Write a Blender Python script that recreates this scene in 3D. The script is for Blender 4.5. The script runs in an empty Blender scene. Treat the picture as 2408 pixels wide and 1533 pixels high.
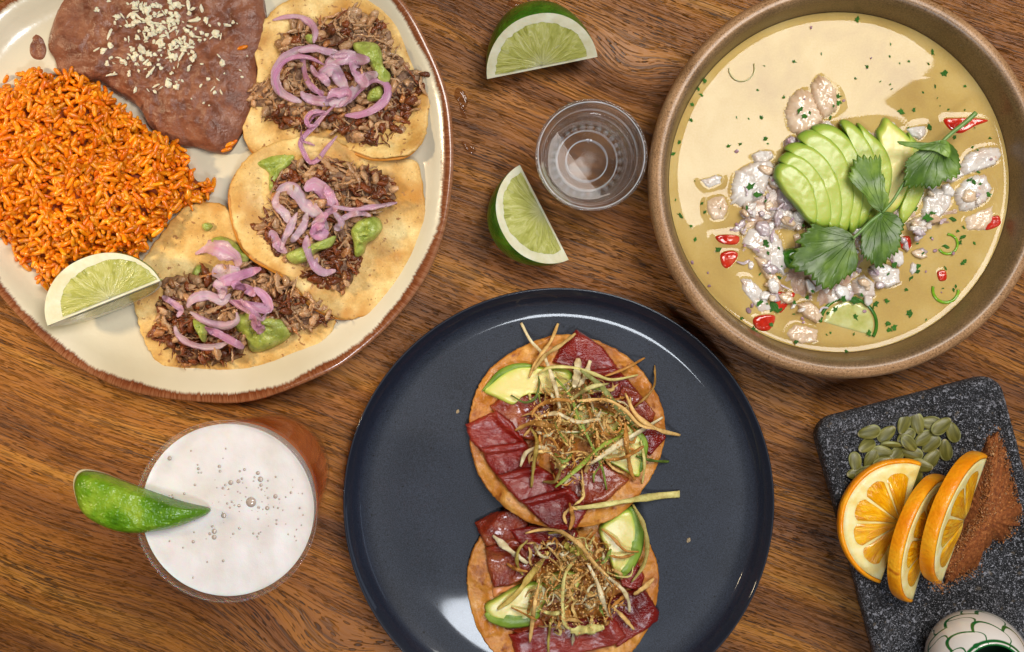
import bpy, math, random
import numpy as np
from mathutils import Vector, Matrix
C = bpy.data.collections.new('dinner_table'); bpy.context.scene.collection.children.link(C)
SC = bpy.context.scene
R = random.Random(7); NR = np.random.RandomState(7)
PI = math.pi
# ---- camera: straight above the table, a little off the nadir ----
H = 0.80; S = 0.000267; NX, NY = 1170.0, 640.0
cam = bpy.data.cameras.new('camera'); camo = bpy.data.objects.new('camera', cam); SC.collection.objects.link(camo)
camo.location = (0, 0, H); cam.sensor_width = 36; cam.lens = 36*H/(2408*S)
cam.shift_x = (1204-NX)/2408; cam.shift_y = -(766.5-NY)/2408
cam.clip_start = 0.01; cam.clip_end = 50; SC.camera = camo
# ---- light ----
wd = bpy.data.worlds.new('World'); SC.world = wd; wd.use_nodes = True
wb = wd.node_tree.nodes['Background']; wb.inputs[0].default_value = (1.0, 0.97, 0.93, 1); wb.inputs[1].default_value = 0.05
def area(name, loc, sx, sy, power, col, rot=(0, 0, 0)):
    l = bpy.data.lights.new(name, 'AREA'); l.shape = 'RECTANGLE'; l.size = sx; l.size_y = sy; l.energy = power; l.color = col
    o = bpy.data.objects.new(name, l); SC.collection.objects.link(o); o.location = loc; o.rotation_euler = rot; return o
area('window_light', (.423, .462, 1.24), .725, .52, 20, (1, .965, .91), (0, 0, math.radians(34)))
area('side_window_light', (1.35, -.05, .55), .7, .3, 1.3, (.62, .76, 1.0), (math.radians(90), 0, math.radians(90)))
area('low_window_light', (.045, -.585, 1.22), .20, .19, 6.0, (.86, .92, 1.0))
sp = bpy.data.lights.new('warm_lamp', 'SPOT'); sp.energy = 38; sp.color = (1, .78, .50); sp.shadow_soft_size = .05; sp.spot_size = math.radians(34); sp.spot_blend = 1.0
so = bpy.data.objects.new('warm_lamp', sp); SC.collection.objects.link(so); so.location = (-.95, .10, .62)
so.rotation_euler = (Vector((-.295, -.01, .01))-Vector(so.location)).to_track_quat('-Z', 'Y').to_euler()
SC.view_settings.view_transform = 'Standard'; SC.view_settings.look = 'None'; SC.view_settings.exposure = -0.1; SC.view_settings.gamma = 1
SC.render.engine = 'CYCLES'; SC.cycles.use_denoising = True; SC.cycles.max_bounces = 14; SC.cycles.transmission_bounces = 12; SC.cycles.sample_clamp_indirect = 6
try: SC.cycles.caustics_refractive = True
except Exception: pass

# ---- pixel of the photograph (2408 wide) -> place at a height ----
def W(x, y, z=0.0):
    k = (H-z)/H*S
    return np.array([(x-NX)*k, (NY-y)*k, z])
def Wp(pts, z=0.0):
    p = np.asarray(pts, float); k = (H-z)/H*S
    return np.stack([(p[:, 0]-NX)*k, (NY-p[:, 1])*k], 1)
CR = dict(A=(0, 0, .5218), B=(900, 0, .5219), C=(500, 700, .6523), D=(200, 1550, .6197), E=(1800, 0, .75), F=(2550, 0, 1.0439), G=(3000, 250, .7502),
          H=(1750, 1200, .6198), I=(1750, 1900, .4617), J=(3200, 1450, .7555), K=(0, 900, .3322), L=(3500, 400, .3913), M=(2600, 900, .3587), N=(3550, 2350, .2267))
def T(c, pts):
    ox, oy, s = CR[c]
    return [((ox+x*s)/1.701, (oy+y*s)/1.701) for x, y in pts]
def L2(c): return (c/12.92) if c <= .04045 else ((c+.055)/1.055)**2.4
def rgb(r, g, b): return (L2(r/255), L2(g/255), L2(b/255), 1)

# ---- noise ----
def _h(ix, iy, s):
    n = (ix*374761393 + iy*668265263 + s*974711) & 0x7fffffff
    n = ((n ^ (n >> 13))*1274126177) & 0x7fffffff
    return ((n ^ (n >> 16)) & 0xffff)/65535.0
def vn(x, y, s=0):
    x = np.asarray(x, float); y = np.asarray(y, float)
    ix = np.floor(x).astype(np.int64); iy = np.floor(y).astype(np.int64); fx = x-ix; fy = y-iy
    ux = fx*fx*(3-2*fx); uy = fy*fy*(3-2*fy)
    a = _h(ix, iy, s); b = _h(ix+1, iy, s); c = _h(ix, iy+1, s); d = _h(ix+1, iy+1, s)
    return (a*(1-ux)+b*ux)*(1-uy)+(c*(1-ux)+d*ux)*uy
def fbm(x, y, s=0, o=4):
    v = 0; a = .5; t = 0
    for i in range(o):
        v = v+a*vn(x*2**i, y*2**i, s+i*17); t += a; a *= .5
    return v/t-.5

# ---- height of what already lies on the table (objects rest on it) ----
HC = .0007; HX0, HY0 = -.42, -.36; HNX, HNY = int(.86/HC), int(.70/HC)
HM = np.zeros((HNY, HNX))
def hm_add(v, faces):
    v = np.asarray(v)
    P = [v]
    for n in (3, 4):
        f = np.array([q for q in faces if len(q) == n], int).reshape(-1, n)
        if not len(f): continue
        q = v[f]
        if n == 3: q = np.concatenate([q, q[:, 2:3]], 1)
        for a in (.17, .5, .83):
            for b in (.17, .5, .83):
                P.append(q[:, 0]*(1-a)*(1-b)+q[:, 1]*a*(1-b)+q[:, 2]*a*b+q[:, 3]*(1-a)*b)
    P = np.concatenate(P)
    i = ((P[:, 0]-HX0)/HC).astype(int); j = ((P[:, 1]-HY0)/HC).astype(int)
    k = (i >= 0) & (i < HNX) & (j >= 0) & (j < HNY)
    np.maximum.at(HM, (j[k], i[k]), P[k, 2])
def hz(x, y, rad=0):
    i = np.clip(((np.asarray(x)-HX0)/HC).astype(int), 3, HNX-4); j = np.clip(((np.asarray(y)-HY0)/HC).astype(int), 3, HNY-4)
    if not rad:
        return np.maximum(np.maximum(HM[j, i], HM[j, i+1]), np.maximum(HM[j+1, i], HM[j+1, i+1]))
    m = HM[j, i]
    for a in range(-rad, rad+1):
        for b in range(-rad, rad+1): m = np.maximum(m, HM[np.clip(j+a, 0, HNY-1), np.clip(i+b, 0, HNX-1)])
    return m
def at(px, py, dz=0.0, n=3):           # place on top of what lies there
    z = .02
    for _ in range(n):
        p = W(px, py, z); z = float(hz(p[0], p[1]))+dz
    return W(px, py, z)

# ---- objects ----
def mesh(name, v, f, smooth=True, uv=None, attr=None):
    m = bpy.data.meshes.new(name)
    m.from_pydata([tuple(x) for x in v], [], [tuple(int(i) for i in q) for q in f])
    if smooth: m.polygons.foreach_set('use_smooth', [True]*len(m.polygons))
    if uv is not None:
        u = m.uv_layers.new(name='UVMap'); li = np.empty(len(m.loops), int); m.loops.foreach_get('vertex_index', li)
        u.data.foreach_set('uv', np.asarray(uv, np.float32)[li].ravel())
    if attr is not None:
        a = m.attributes.new('tint', 'FLOAT_COLOR', 'POINT'); c = np.ones((len(v), 4), np.float32); c[:, :3] = attr; a.data.foreach_set('color', c.ravel())
    m.update(); return m
def thing(name, label, cat, loc, group=None):
    o = bpy.data.objects.new(name, None); C.objects.link(o); o.location = tuple(loc); o.empty_display_size = .01
    o['label'] = label; o['category'] = cat
    if group: o['group'] = group
    return o
def tag(o, label, cat, group=None):
    o['label'] = label; o['category'] = cat
    if group: o['group'] = group
    return o
def put(name, v, f, mat, parent=None, smooth=True, uv=None, attr=None, reg=True, org=None):
    v = np.asarray(v, float)
    if reg: hm_add(v, f)
    if org is None: org = np.array([(v[:, 0].min()+v[:, 0].max())/2, (v[:, 1].min()+v[:, 1].max())/2, v[:, 2].min()])
    m = mesh(name, v-np.asarray(org), f, smooth, uv, attr); m.materials.append(mat)
    o = bpy.data.objects.new(name, m); C.objects.link(o)
    if parent is not None:
        o.parent = parent; o.location = Vector(tuple(org))-parent_loc(parent)
    else: o.location = tuple(org)
    return o
def parent_loc(p):
    l = Vector(p.location)
    while p.parent: p = p.parent; l += Vector(p.location)
    return l

# ---- splines ----
def cat(pts, n, closed=False):
    p = np.asarray(pts, float); m = len(p)
    if closed: q = np.concatenate([p[-1:], p, p[:2]]); segs = m
    else: q = np.concatenate([2*p[:1]-p[1:2], p, 2*p[-1:]-p[-2:-1]]); segs = m-1
    t = np.linspace(0, segs, 40*segs+1); i = np.minimum(t.astype(int), segs-1); u = (t-i)[:, None]
    a, b, c, d = q[i], q[i+1], q[i+2], q[i+3]
    s = .5*(2*b+(c-a)*u+(2*a-5*b+4*c-d)*u**2+(3*b-a-3*c+d)*u**3)
    L = np.concatenate([[0], np.cumsum(np.linalg.norm(np.diff(s, axis=0), axis=1))])
    k = np.linspace(0, L[-1], n+1 if closed else n)
    if closed: k = k[:-1]
    return np.stack([np.interp(k, L, s[:, j]) for j in range(s.shape[1])], 1)
def ringfaces(nr, na, cap0=None, flip=False):
    f = []
    for i in range(nr-1):
        for j in range(na):
            a, b = i*na+j, i*na+(j+1) % na
            f.append((a, b, b+na, a+na) if not flip else (a, a+na, b+na, b))
    return f
def slab(name, pts, mat, parent=None, z=.02, base=None, h=.003, dome=0., edge=.2, noise=(0, 100), noise2=(0, 400), nr=12, na=60, cen=None, follow=0., dz=0., fn=None, reg=True, sharp=False, jag=0., seed=None, bottom=True, outfn=None):
    """a piece with its own outline and thickness, lying on what is below it"""
    o = np.asarray(pts, float)
    if sharp:                                # keep corners: sample the polygon itself
        q = np.concatenate([o, o[:1]]); L = np.concatenate([[0], np.cumsum(np.linalg.norm(np.diff(q, axis=0), axis=1))]); k = np.linspace(0, L[-1], na+1)[:-1]
        o = np.stack([np.interp(k, L, q[:, j]) for j in range(2)], 1)
    else: o = cat(o, na, True)
    for _ in range(2):
        w = Wp(o, z)
        c = w.mean(0) if cen is None else Wp([cen], z)[0]
        if base is None: z = float(np.percentile(hz(w[:, 0]*.8+c[0]*.2, w[:, 1]*.8+c[1]*.2), 60))+h*.7+dz
        else: z = base+h; break
    w = Wp(o, z)
    sd = R.randrange(9999) if seed is None else seed
    if jag:
        a = np.arange(na); d = w-c; w = c+d*(1+jag*(vn(a*.9, a*0, sd)-.5)*2)[:, None]
    ts = np.concatenate([np.linspace(0, 1-edge, nr-5)[1:], 1-edge*(1-np.sin(np.linspace(0, PI/2, 6)[1:]))])
    V = [[c[0], c[1]]]; TT = [0.]
    for t in ts:
        V += list(c+(w-c)*t); TT += [t]*na
    V = np.array(V); TT = np.array(TT); nt = len(ts)
    e = np.clip((TT-(1-edge))/edge, 0, 1); prof = np.sqrt(np.clip(1-e*e, 0, 1))
    if follow > 0 or base is None:
        hh = hz(V[:, 0], V[:, 1], 1)
        mean = float(np.percentile(hh, 65)) if base is None else base
        zb = mean*(1-follow)+hh*follow
        if follow > 0:                       # relax like cloth over the bumps below
            g = zb[1:].reshape(nt, na)
            for _ in range(3):
                g = (g+np.roll(g, 1, 1)+np.roll(g, -1, 1))/3; g[1:-1] = (g[:-2]+g[1:-1]+g[2:])/3
            zb[1:] = g.ravel(); zb[0] = g[0].mean()
    else: zb = np.full(len(V), base)
    zb = zb+dz
    lift = fn(V[:, 0], V[:, 1], TT) if fn else 0
    nz = noise[0]*fbm(V[:, 0]*noise[1], V[:, 1]*noise[1], sd)*2+noise2[0]*fbm(V[:, 0]*noise2[1], V[:, 1]*noise2[1], sd+5)*2
    top = zb+lift+h*prof+dome*(1-TT**2)+nz*prof
    top = np.maximum(top, zb+lift-.0001)
    v = np.column_stack([V, top]); ang = np.concatenate([[0], np.tile(np.arange(na)/na, nt)])
    f = [(0, 1+j, 1+(j+1) % na) for j in range(na)]
    f += [(1+i*na+j, 1+(i+1)*na+j, 1+(i+1)*na+(j+1) % na, 1+i*na+(j+1) % na) for i in range(nt-1) for j in range(na)]
    uv = np.column_stack([ang, TT])
    if bottom:
        n0 = len(v); lf = lift if np.ndim(lift) else np.zeros(len(V))
        inn = 1+(nt-6)*na                     # ring at the start of the edge, repeated underneath
        bz = zb+lf
        v = np.concatenate([v, np.column_stack([V[inn:inn+na], bz[inn:inn+na]]), [[c[0], c[1], bz[0]]]])
        lst = 1+(nt-1)*na
        f += [(lst+j, n0+j, n0+(j+1) % na, lst+(j+1) % na) for j in range(na)]
        f += [(n0+j, n0+na, n0+(j+1) % na) for j in range(na)]
        uv = np.concatenate([uv, uv[inn:inn+na], uv[:1]])
    return put(name, v, f, mat, parent, uv=uv, reg=reg)
def lathe(name, prof, c, n, mat, parent=None, outline=None, reg=True, closed=False, wob=None, cap=True):
    """prof: (radius or inset, z, v). outline: 2-d points the inset is taken from"""
    a = np.arange(n)/n*2*PI; V = []; UV = []
    if outline is not None:
        d = outline-np.asarray(c)[None, :2]; L = np.linalg.norm(d, axis=1)[:, None]; u = d/L
    for k, (r, z, v) in enumerate(prof):
        if outline is not None: p = np.asarray(c)[None, :2]+u*np.maximum(L-r, .0)
        else:
            rr = r+(wob(a, r, z) if wob else 0)
            p = np.column_stack([c[0]+rr*np.cos(a), c[1]+rr*np.sin(a)])
        V.append(np.column_stack([p, np.full(n, z)])); UV.append(np.column_stack([np.arange(n)/n, np.full(n, v)]))
    m = len(prof); v = np.concatenate(V); uv = np.concatenate(UV)
    f = ringfaces(m, n)
    if closed: f += [((m-1)*n+j, (m-1)*n+(j+1) % n, (j+1) % n, j) for j in range(n)]
    elif cap:
        v = np.concatenate([v, [[c[0], c[1], prof[0][1]], [c[0], c[1], prof[-1][1]]]]); uv = np.concatenate([uv, [[0, prof[0][2]], [0, prof[-1][2]]]])
        f += [(m*n, (j+1) % n, j) for j in range(n)] + [(m*n+1, (m-1)*n+j, (m-1)*n+(j+1) % n) for j in range(n)]
    return put(name, v, f, mat, parent, uv=uv, reg=reg, org=(c[0], c[1], min(p[1] for p in prof)))
def tube3(P, wid, thk, m=8, roll=None, nrm=None):
    """ribbon or tube along 3-d points; wid/thk are arrays of half sizes"""
    n = len(P); t = np.gradient(P, axis=0); t /= np.linalg.norm(t, axis=1)[:, None]+1e-12
    up = np.tile([0, 0, 1.], (n, 1)) if nrm is None else nrm
    s = np.cross(t, up); s /= np.linalg.norm(s, axis=1)[:, None]+1e-12; u = np.cross(s, t)
    if roll is not None:
        c, q = np.cos(roll)[:, None], np.sin(roll)[:, None]; s, u = s*c+u*q, u*c-s*q
    V = []
    for j in range(m):
        a = 2*PI*j/m; V.append(P+s*(np.cos(a)*wid)[:, None]+u*(np.sin(a)*thk)[:, None])
    v = np.stack(V, 1).reshape(-1, 3)
    f = [(i*m+j, (i+1)*m+j, (i+1)*m+(j+1) % m, i*m+(j+1) % m) for i in range(n-1) for j in range(m)]
    f += [tuple(range(m)), tuple((n-1)*m+m-1-j for j in range(m))]
    uv = np.column_stack([np.tile(np.arange(m)/m, n), np.repeat(np.linspace(0, 1, n), m)])
    return v, f, uv
def ribbon(name, pts, w, th, mat, parent=None, n=22, m=8, lift=0., roll=.3, taper=.35, reg=True, z=.02, stiff=3, wn=.15, w2=None, dz=0., twist=0.):
    """pts in picture points, w = width in picture points, laid over whatever is below"""
    p = cat(pts, n); ww = Wp(p, z)
    for _ in range(2):
        zz = hz(ww[:, 0], ww[:, 1], 1)
        for _ in range(stiff): zz = np.maximum(zz*.5+.5*np.convolve(np.pad(zz, 1, 'edge'), [.25, .5, .25], 'valid'), np.convolve(np.pad(zz, 1, 'edge'), [.3, .4, .3], 'valid'))
        k = (H-zz)/H*S; ww = np.column_stack([(p[:, 0]-NX)*k, (NY-p[:, 1])*k])
    t = np.linspace(0, 1, n)
    zz = zz+th*.6+dz+lift*np.sin(PI*t)
    P = np.column_stack([ww, zz])
    hw = w*S*.5*(1-taper*np.abs(2*t-1)**3)
    if w2: hw = np.interp(t, [0, 1], [w*S*.5, w2*S*.5])
    sd = R.randrange(9999); hw = hw*(1+wn*2*(vn(t*9, t*0, sd)-.5))
    rl = roll*(vn(t*3.2, t*0+3, sd)-.5)*2+twist*t
    v, f, uv = tube3(P, hw, np.full(n, th*.5), m, rl)
    return put(name, v, f, mat, parent, uv=uv, reg=reg)

def peel(name, pts, w, th, mat, parent=None, n=40, m=7, cup=.0014, lift=.001, z=.02, flut=.25, dz=.0, w2=None):
    """thin curled strip with raised edges, its outline ragged, laid over what is below"""
    p = cat(pts, n); ww = Wp(p, z)
    for _ in range(2):
        zz = hz(ww[:, 0], ww[:, 1], 2)
        for _ in range(7): zz = np.convolve(np.pad(zz, 1, 'edge'), [.3, .4, .3], 'valid')
        k = (H-zz)/H*S; ww = np.column_stack([(p[:, 0]-NX)*k, (NY-p[:, 1])*k])
    t = np.linspace(0, 1, n); sd = R.randrange(9999)
    zz = zz+dz+.0004+lift*np.sin(PI*t)+.0012*(vn(t*5, t*0, sd)-.5); P = np.column_stack([ww, zz])
    tg = np.gradient(P, axis=0); tg /= np.linalg.norm(tg, axis=1)[:, None]+1e-12; sv = np.cross(tg, [0, 0, 1.]); sv /= np.linalg.norm(sv, axis=1)[:, None]+1e-12; u = np.cross(sv, tg)
    rl = 2.0*(vn(t*2.5, t*0+3, sd)-.5); c, q = np.cos(rl)[:, None], np.sin(rl)[:, None]; sv, u = sv*c+u*q, u*c-sv*q
    hw = w*S*.5*(1-.75*np.abs(2*t-1)**4)*(1+flut*(vn(t*7, t*0+9, sd)-.5)); lo = hw*(1+.18*(vn(t*30, t*0, sd+1)-.5)); hi_ = hw*(1+.18*(vn(t*30, t*0, sd+2)-.5))
    sgn = 1 if R.random() < .85 else -1; V = []; UV = []
    xs = np.linspace(-1, 1, m)
    for side in (1, -1):
        for x in (xs if side > 0 else xs[::-1]):
            e = np.where(x < 0, lo, hi_)*x; h = sgn*cup*(x*x-.4)*(hw/(w*S*.5+1e-9))+side*th*.5*(1-.7*x*x)+.00025*(vn(t*18+x*2, t*0+x, sd+4)-.5)
            V.append(P+sv*e[:, None]+u*h[:, None]); UV.append(np.column_stack([np.full(n, (x+1)/2), t]))
    k = 2*m; v = np.stack(V, 1).reshape(-1, 3); uv = np.stack(UV, 1).reshape(-1, 2)
    f = [(i*k+j, (i+1)*k+j, (i+1)*k+(j+1) % k, i*k+(j+1) % k) for i in range(n-1) for j in range(k)]+[tuple(range(k)), tuple((n-1)*k+k-1-j for j in range(k))]
    return put(name, v, f, mat, parent, uv=uv)

# ---- procedural materials ----
def mat(name, cols, sc=100, det=4, rough=.5, bump=0, bsc=None, bdet=4, stretch=(1, 1, 1), sss=0, srad=(1, .5, .3), ss=.004, trans=0, ior=1.45, coat=0, vec='obj', spec=.5, objcol=0, tint=0, var=.0, fine=0, fsc=900, dist=0, speck=None, rvar=0, alpha=1, pole=.5, vor=0, metal=0, croug=.1, bst=None):
    m = bpy.data.materials.new(name); m.use_nodes = True; nt = m.node_tree; N = nt.nodes; K = nt.links.new
    b = N['Principled BSDF']; tc = N.new('ShaderNodeTexCoord'); oi = N.new('ShaderNodeObjectInfo')
    src = tc.outputs['UV' if vec == 'uv' else 'Object']
    mp = N.new('ShaderNodeMapping'); mp.inputs['Scale'].default_value = stretch; K(src, mp.inputs['Vector'])
    if vec == 'obj':
        r = N.new('ShaderNodeVectorMath'); r.operation = 'SCALE'; r.inputs['Scale'].default_value = 3.0
        cx = N.new('ShaderNodeCombineXYZ'); K(oi.outputs['Random'], cx.inputs[0]); K(oi.outputs['Random'], cx.inputs[1]); K(cx.outputs[0], r.inputs[0]); K(r.outputs[0], mp.inputs['Location'])
    def noise(scale, detail, d=0, rr=.55):
        n = N.new('ShaderNodeTexNoise'); n.inputs['Scale'].default_value = scale; n.inputs['Detail'].default_value = detail; n.inputs['Distortion'].default_value = d; n.inputs['Roughness'].default_value = rr
        K(mp.outputs[0], n.inputs['Vector']); return n
    n1 = noise(sc, det, dist)
    rp = N.new('ShaderNodeValToRGB'); K(n1.outputs['Fac'], rp.inputs[0]); e = rp.color_ramp.elements
    while len(e) < len(cols): e.new(.5)
    for i, (p, c) in enumerate(cols): e[i].position = p; e[i].color = rgb(*c)
    out = rp.outputs[0]
    if objcol or tint:
        if objcol: cs = oi.outputs['Color']
        else:
            at_ = N.new('ShaderNodeAttribute'); at_.attribute_name = 'tint'; cs = at_.outputs['Color']
        mx = N.new('ShaderNodeMix'); mx.data_type = 'RGBA'; mx.blend_type = 'MULTIPLY'; mx.inputs[0].default_value = 1; K(out, mx.inputs[6]); K(cs, mx.inputs[7]); out = mx.outputs[2]
    if fine:
        n3 = noise(fsc, 3); mr = N.new('ShaderNodeMapRange'); mr.inputs[1].default_value = .3; mr.inputs[2].default_value = .7; mr.inputs[3].default_value = 1-fine; mr.inputs[4].default_value = 1+fine; K(n3.outputs['Fac'], mr.inputs[0])
        mx = N.new('ShaderNodeVectorMath'); mx.operation = 'SCALE'; K(out, mx.inputs[0]); K(mr.outputs[0], mx.inputs['Scale']); out = mx.outputs[0]
    if speck:                                 # (scale, threshold, colour, softness)
        for (s_, th_, cc_, sf_) in speck:
            n4 = noise(s_, 2); mr = N.new('ShaderNodeMapRange'); mr.inputs[1].default_value = th_; mr.inputs[2].default_value = th_+sf_; K(n4.outputs['Fac'], mr.inputs[0])
            mx = N.new('ShaderNodeMix'); mx.data_type = 'RGBA'; K(mr.outputs[0], mx.inputs[0]); K(out, mx.inputs[6]); mx.inputs[7].default_value = rgb(*cc_); out = mx.outputs[2]
    if var:
        hs = N.new('ShaderNodeHueSaturation'); mr = N.new('ShaderNodeMapRange'); mr.inputs[3].default_value = 1-var; mr.inputs[4].default_value = 1+var; K(oi.outputs['Random'], mr.inputs[0]); K(mr.outputs[0], hs.inputs['Value']); K(out, hs.inputs['Color']); out = hs.outputs[0]
    K(out, b.inputs['Base Color'])
    if rvar:
        mr = N.new('ShaderNodeMapRange'); mr.inputs[1].default_value = .35; mr.inputs[2].default_value = .65; mr.inputs[3].default_value = rough-rvar; mr.inputs[4].default_value = rough+rvar; n5 = noise(sc*.6, 3); K(n5.outputs['Fac'], mr.inputs[0]); K(mr.outputs[0], b.inputs['Roughness'])
    else: b.inputs['Roughness'].default_value = rough
    b.inputs['IOR'].default_value = ior; b.inputs['Specular IOR Level'].default_value = spec; b.inputs['Metallic'].default_value = metal
    b.inputs['Subsurface Weight'].default_value = sss; b.inputs['Subsurface Radius'].default_value = srad; b.inputs['Subsurface Scale'].default_value = ss
    b.inputs['Transmission Weight'].default_value = trans; b.inputs['Coat Weight'].default_value = coat; b.inputs['Coat Roughness'].default_value = croug; b.inputs['Alpha'].default_value = alpha
    if bump:
        if vor:
            n2 = N.new('ShaderNodeTexVoronoi'); n2.inputs['Scale'].default_value = bsc; K(mp.outputs[0], n2.inputs['Vector']); hs_ = n2.outputs['Distance']
        else:
            n2 = noise(bsc or sc, bdet); hs_ = n2.outputs['Fac']
            if bst:
                mp2 = N.new('ShaderNodeMapping'); mp2.inputs['Scale'].default_value = bst; K(src, mp2.inputs['Vector']); K(mp2.outputs[0], n2.inputs['Vector'])
        bp = N.new('ShaderNodeBump'); bp.inputs['Strength'].default_value = 1; bp.inputs['Distance'].default_value = bump; K(hs_, bp.inputs['Height']); K(bp.outputs[0], b.inputs['Normal'])
    m['bsdf'] = 1
    return m
class G_:                                    # small helper for hand-made node trees
    def __init__(s, m): s.t = m.node_tree; s.N = s.t.nodes; s.b = s.N['Principled BSDF']
    def k(s, a, b): s.t.links.new(a, b)
    def val(s, x, sock):
        if isinstance(x, (int, float)): sock.default_value = x
        else: s.k(x, sock)
    def m(s, op, a, b=0, c=0, clamp=False):
        n = s.N.new('ShaderNodeMath'); n.operation = op; n.use_clamp = clamp; s.val(a, n.inputs[0]); s.val(b, n.inputs[1]); s.val(c, n.inputs[2]); return n.outputs[0]
    def xyz(s, x, y, z=0):
        n = s.N.new('ShaderNodeCombineXYZ'); s.val(x, n.inputs[0]); s.val(y, n.inputs[1]); s.val(z, n.inputs[2]); return n.outputs[0]
    def noise(s, v, sc=1, det=2, d=0, r=.5):
        n = s.N.new('ShaderNodeTexNoise'); s.k(v, n.inputs['Vector']); n.inputs['Scale'].default_value = sc; n.inputs['Detail'].default_value = det; n.inputs['Distortion'].default_value = d; n.inputs['Roughness'].default_value = r; return n.outputs['Fac']
    def ramp(s, f, cols, srgb=True):
        n = s.N.new('ShaderNodeValToRGB'); s.k(f, n.inputs[0]); e = n.color_ramp.elements
        while len(e) < len(cols): e.new(.5)
        for i, (p, c) in enumerate(cols): e[i].position = p; e[i].color = rgb(*c)
        return n.outputs[0]
    def mr(s, f, a, b, c=0, d=1, smooth=False):
        n = s.N.new('ShaderNodeMapRange'); s.k(f, n.inputs[0]); n.inputs[1].default_value = a; n.inputs[2].default_value = b; n.inputs[3].default_value = c; n.inputs[4].default_value = d
        if smooth: n.interpolation_type = 'SMOOTHSTEP'
        return n.outputs[0]
    def mix(s, f, a, b, mode='MIX'):
        n = s.N.new('ShaderNodeMix'); n.data_type = 'RGBA'; n.blend_type = mode; s.val(f, n.inputs[0])
        for x, i in ((a, 6), (b, 7)):
            if isinstance(x, tuple): n.inputs[i].default_value = rgb(*x)
            else: s.k(x, n.inputs[i])
        return n.outputs[2]
    def bump(s, h, d):
        n = s.N.new('ShaderNodeBump'); n.inputs['Strength'].default_value = 1; n.inputs['Distance'].default_value = d; s.k(h, n.inputs['Height']); s.k(n.outputs[0], s.b.inputs['Normal']); return n
def newmat(name, rough=.5):
    m = bpy.data.materials.new(name); m.use_nodes = True; g = G_(m); g.b.inputs['Roughness'].default_value = rough; return m, g

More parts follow.
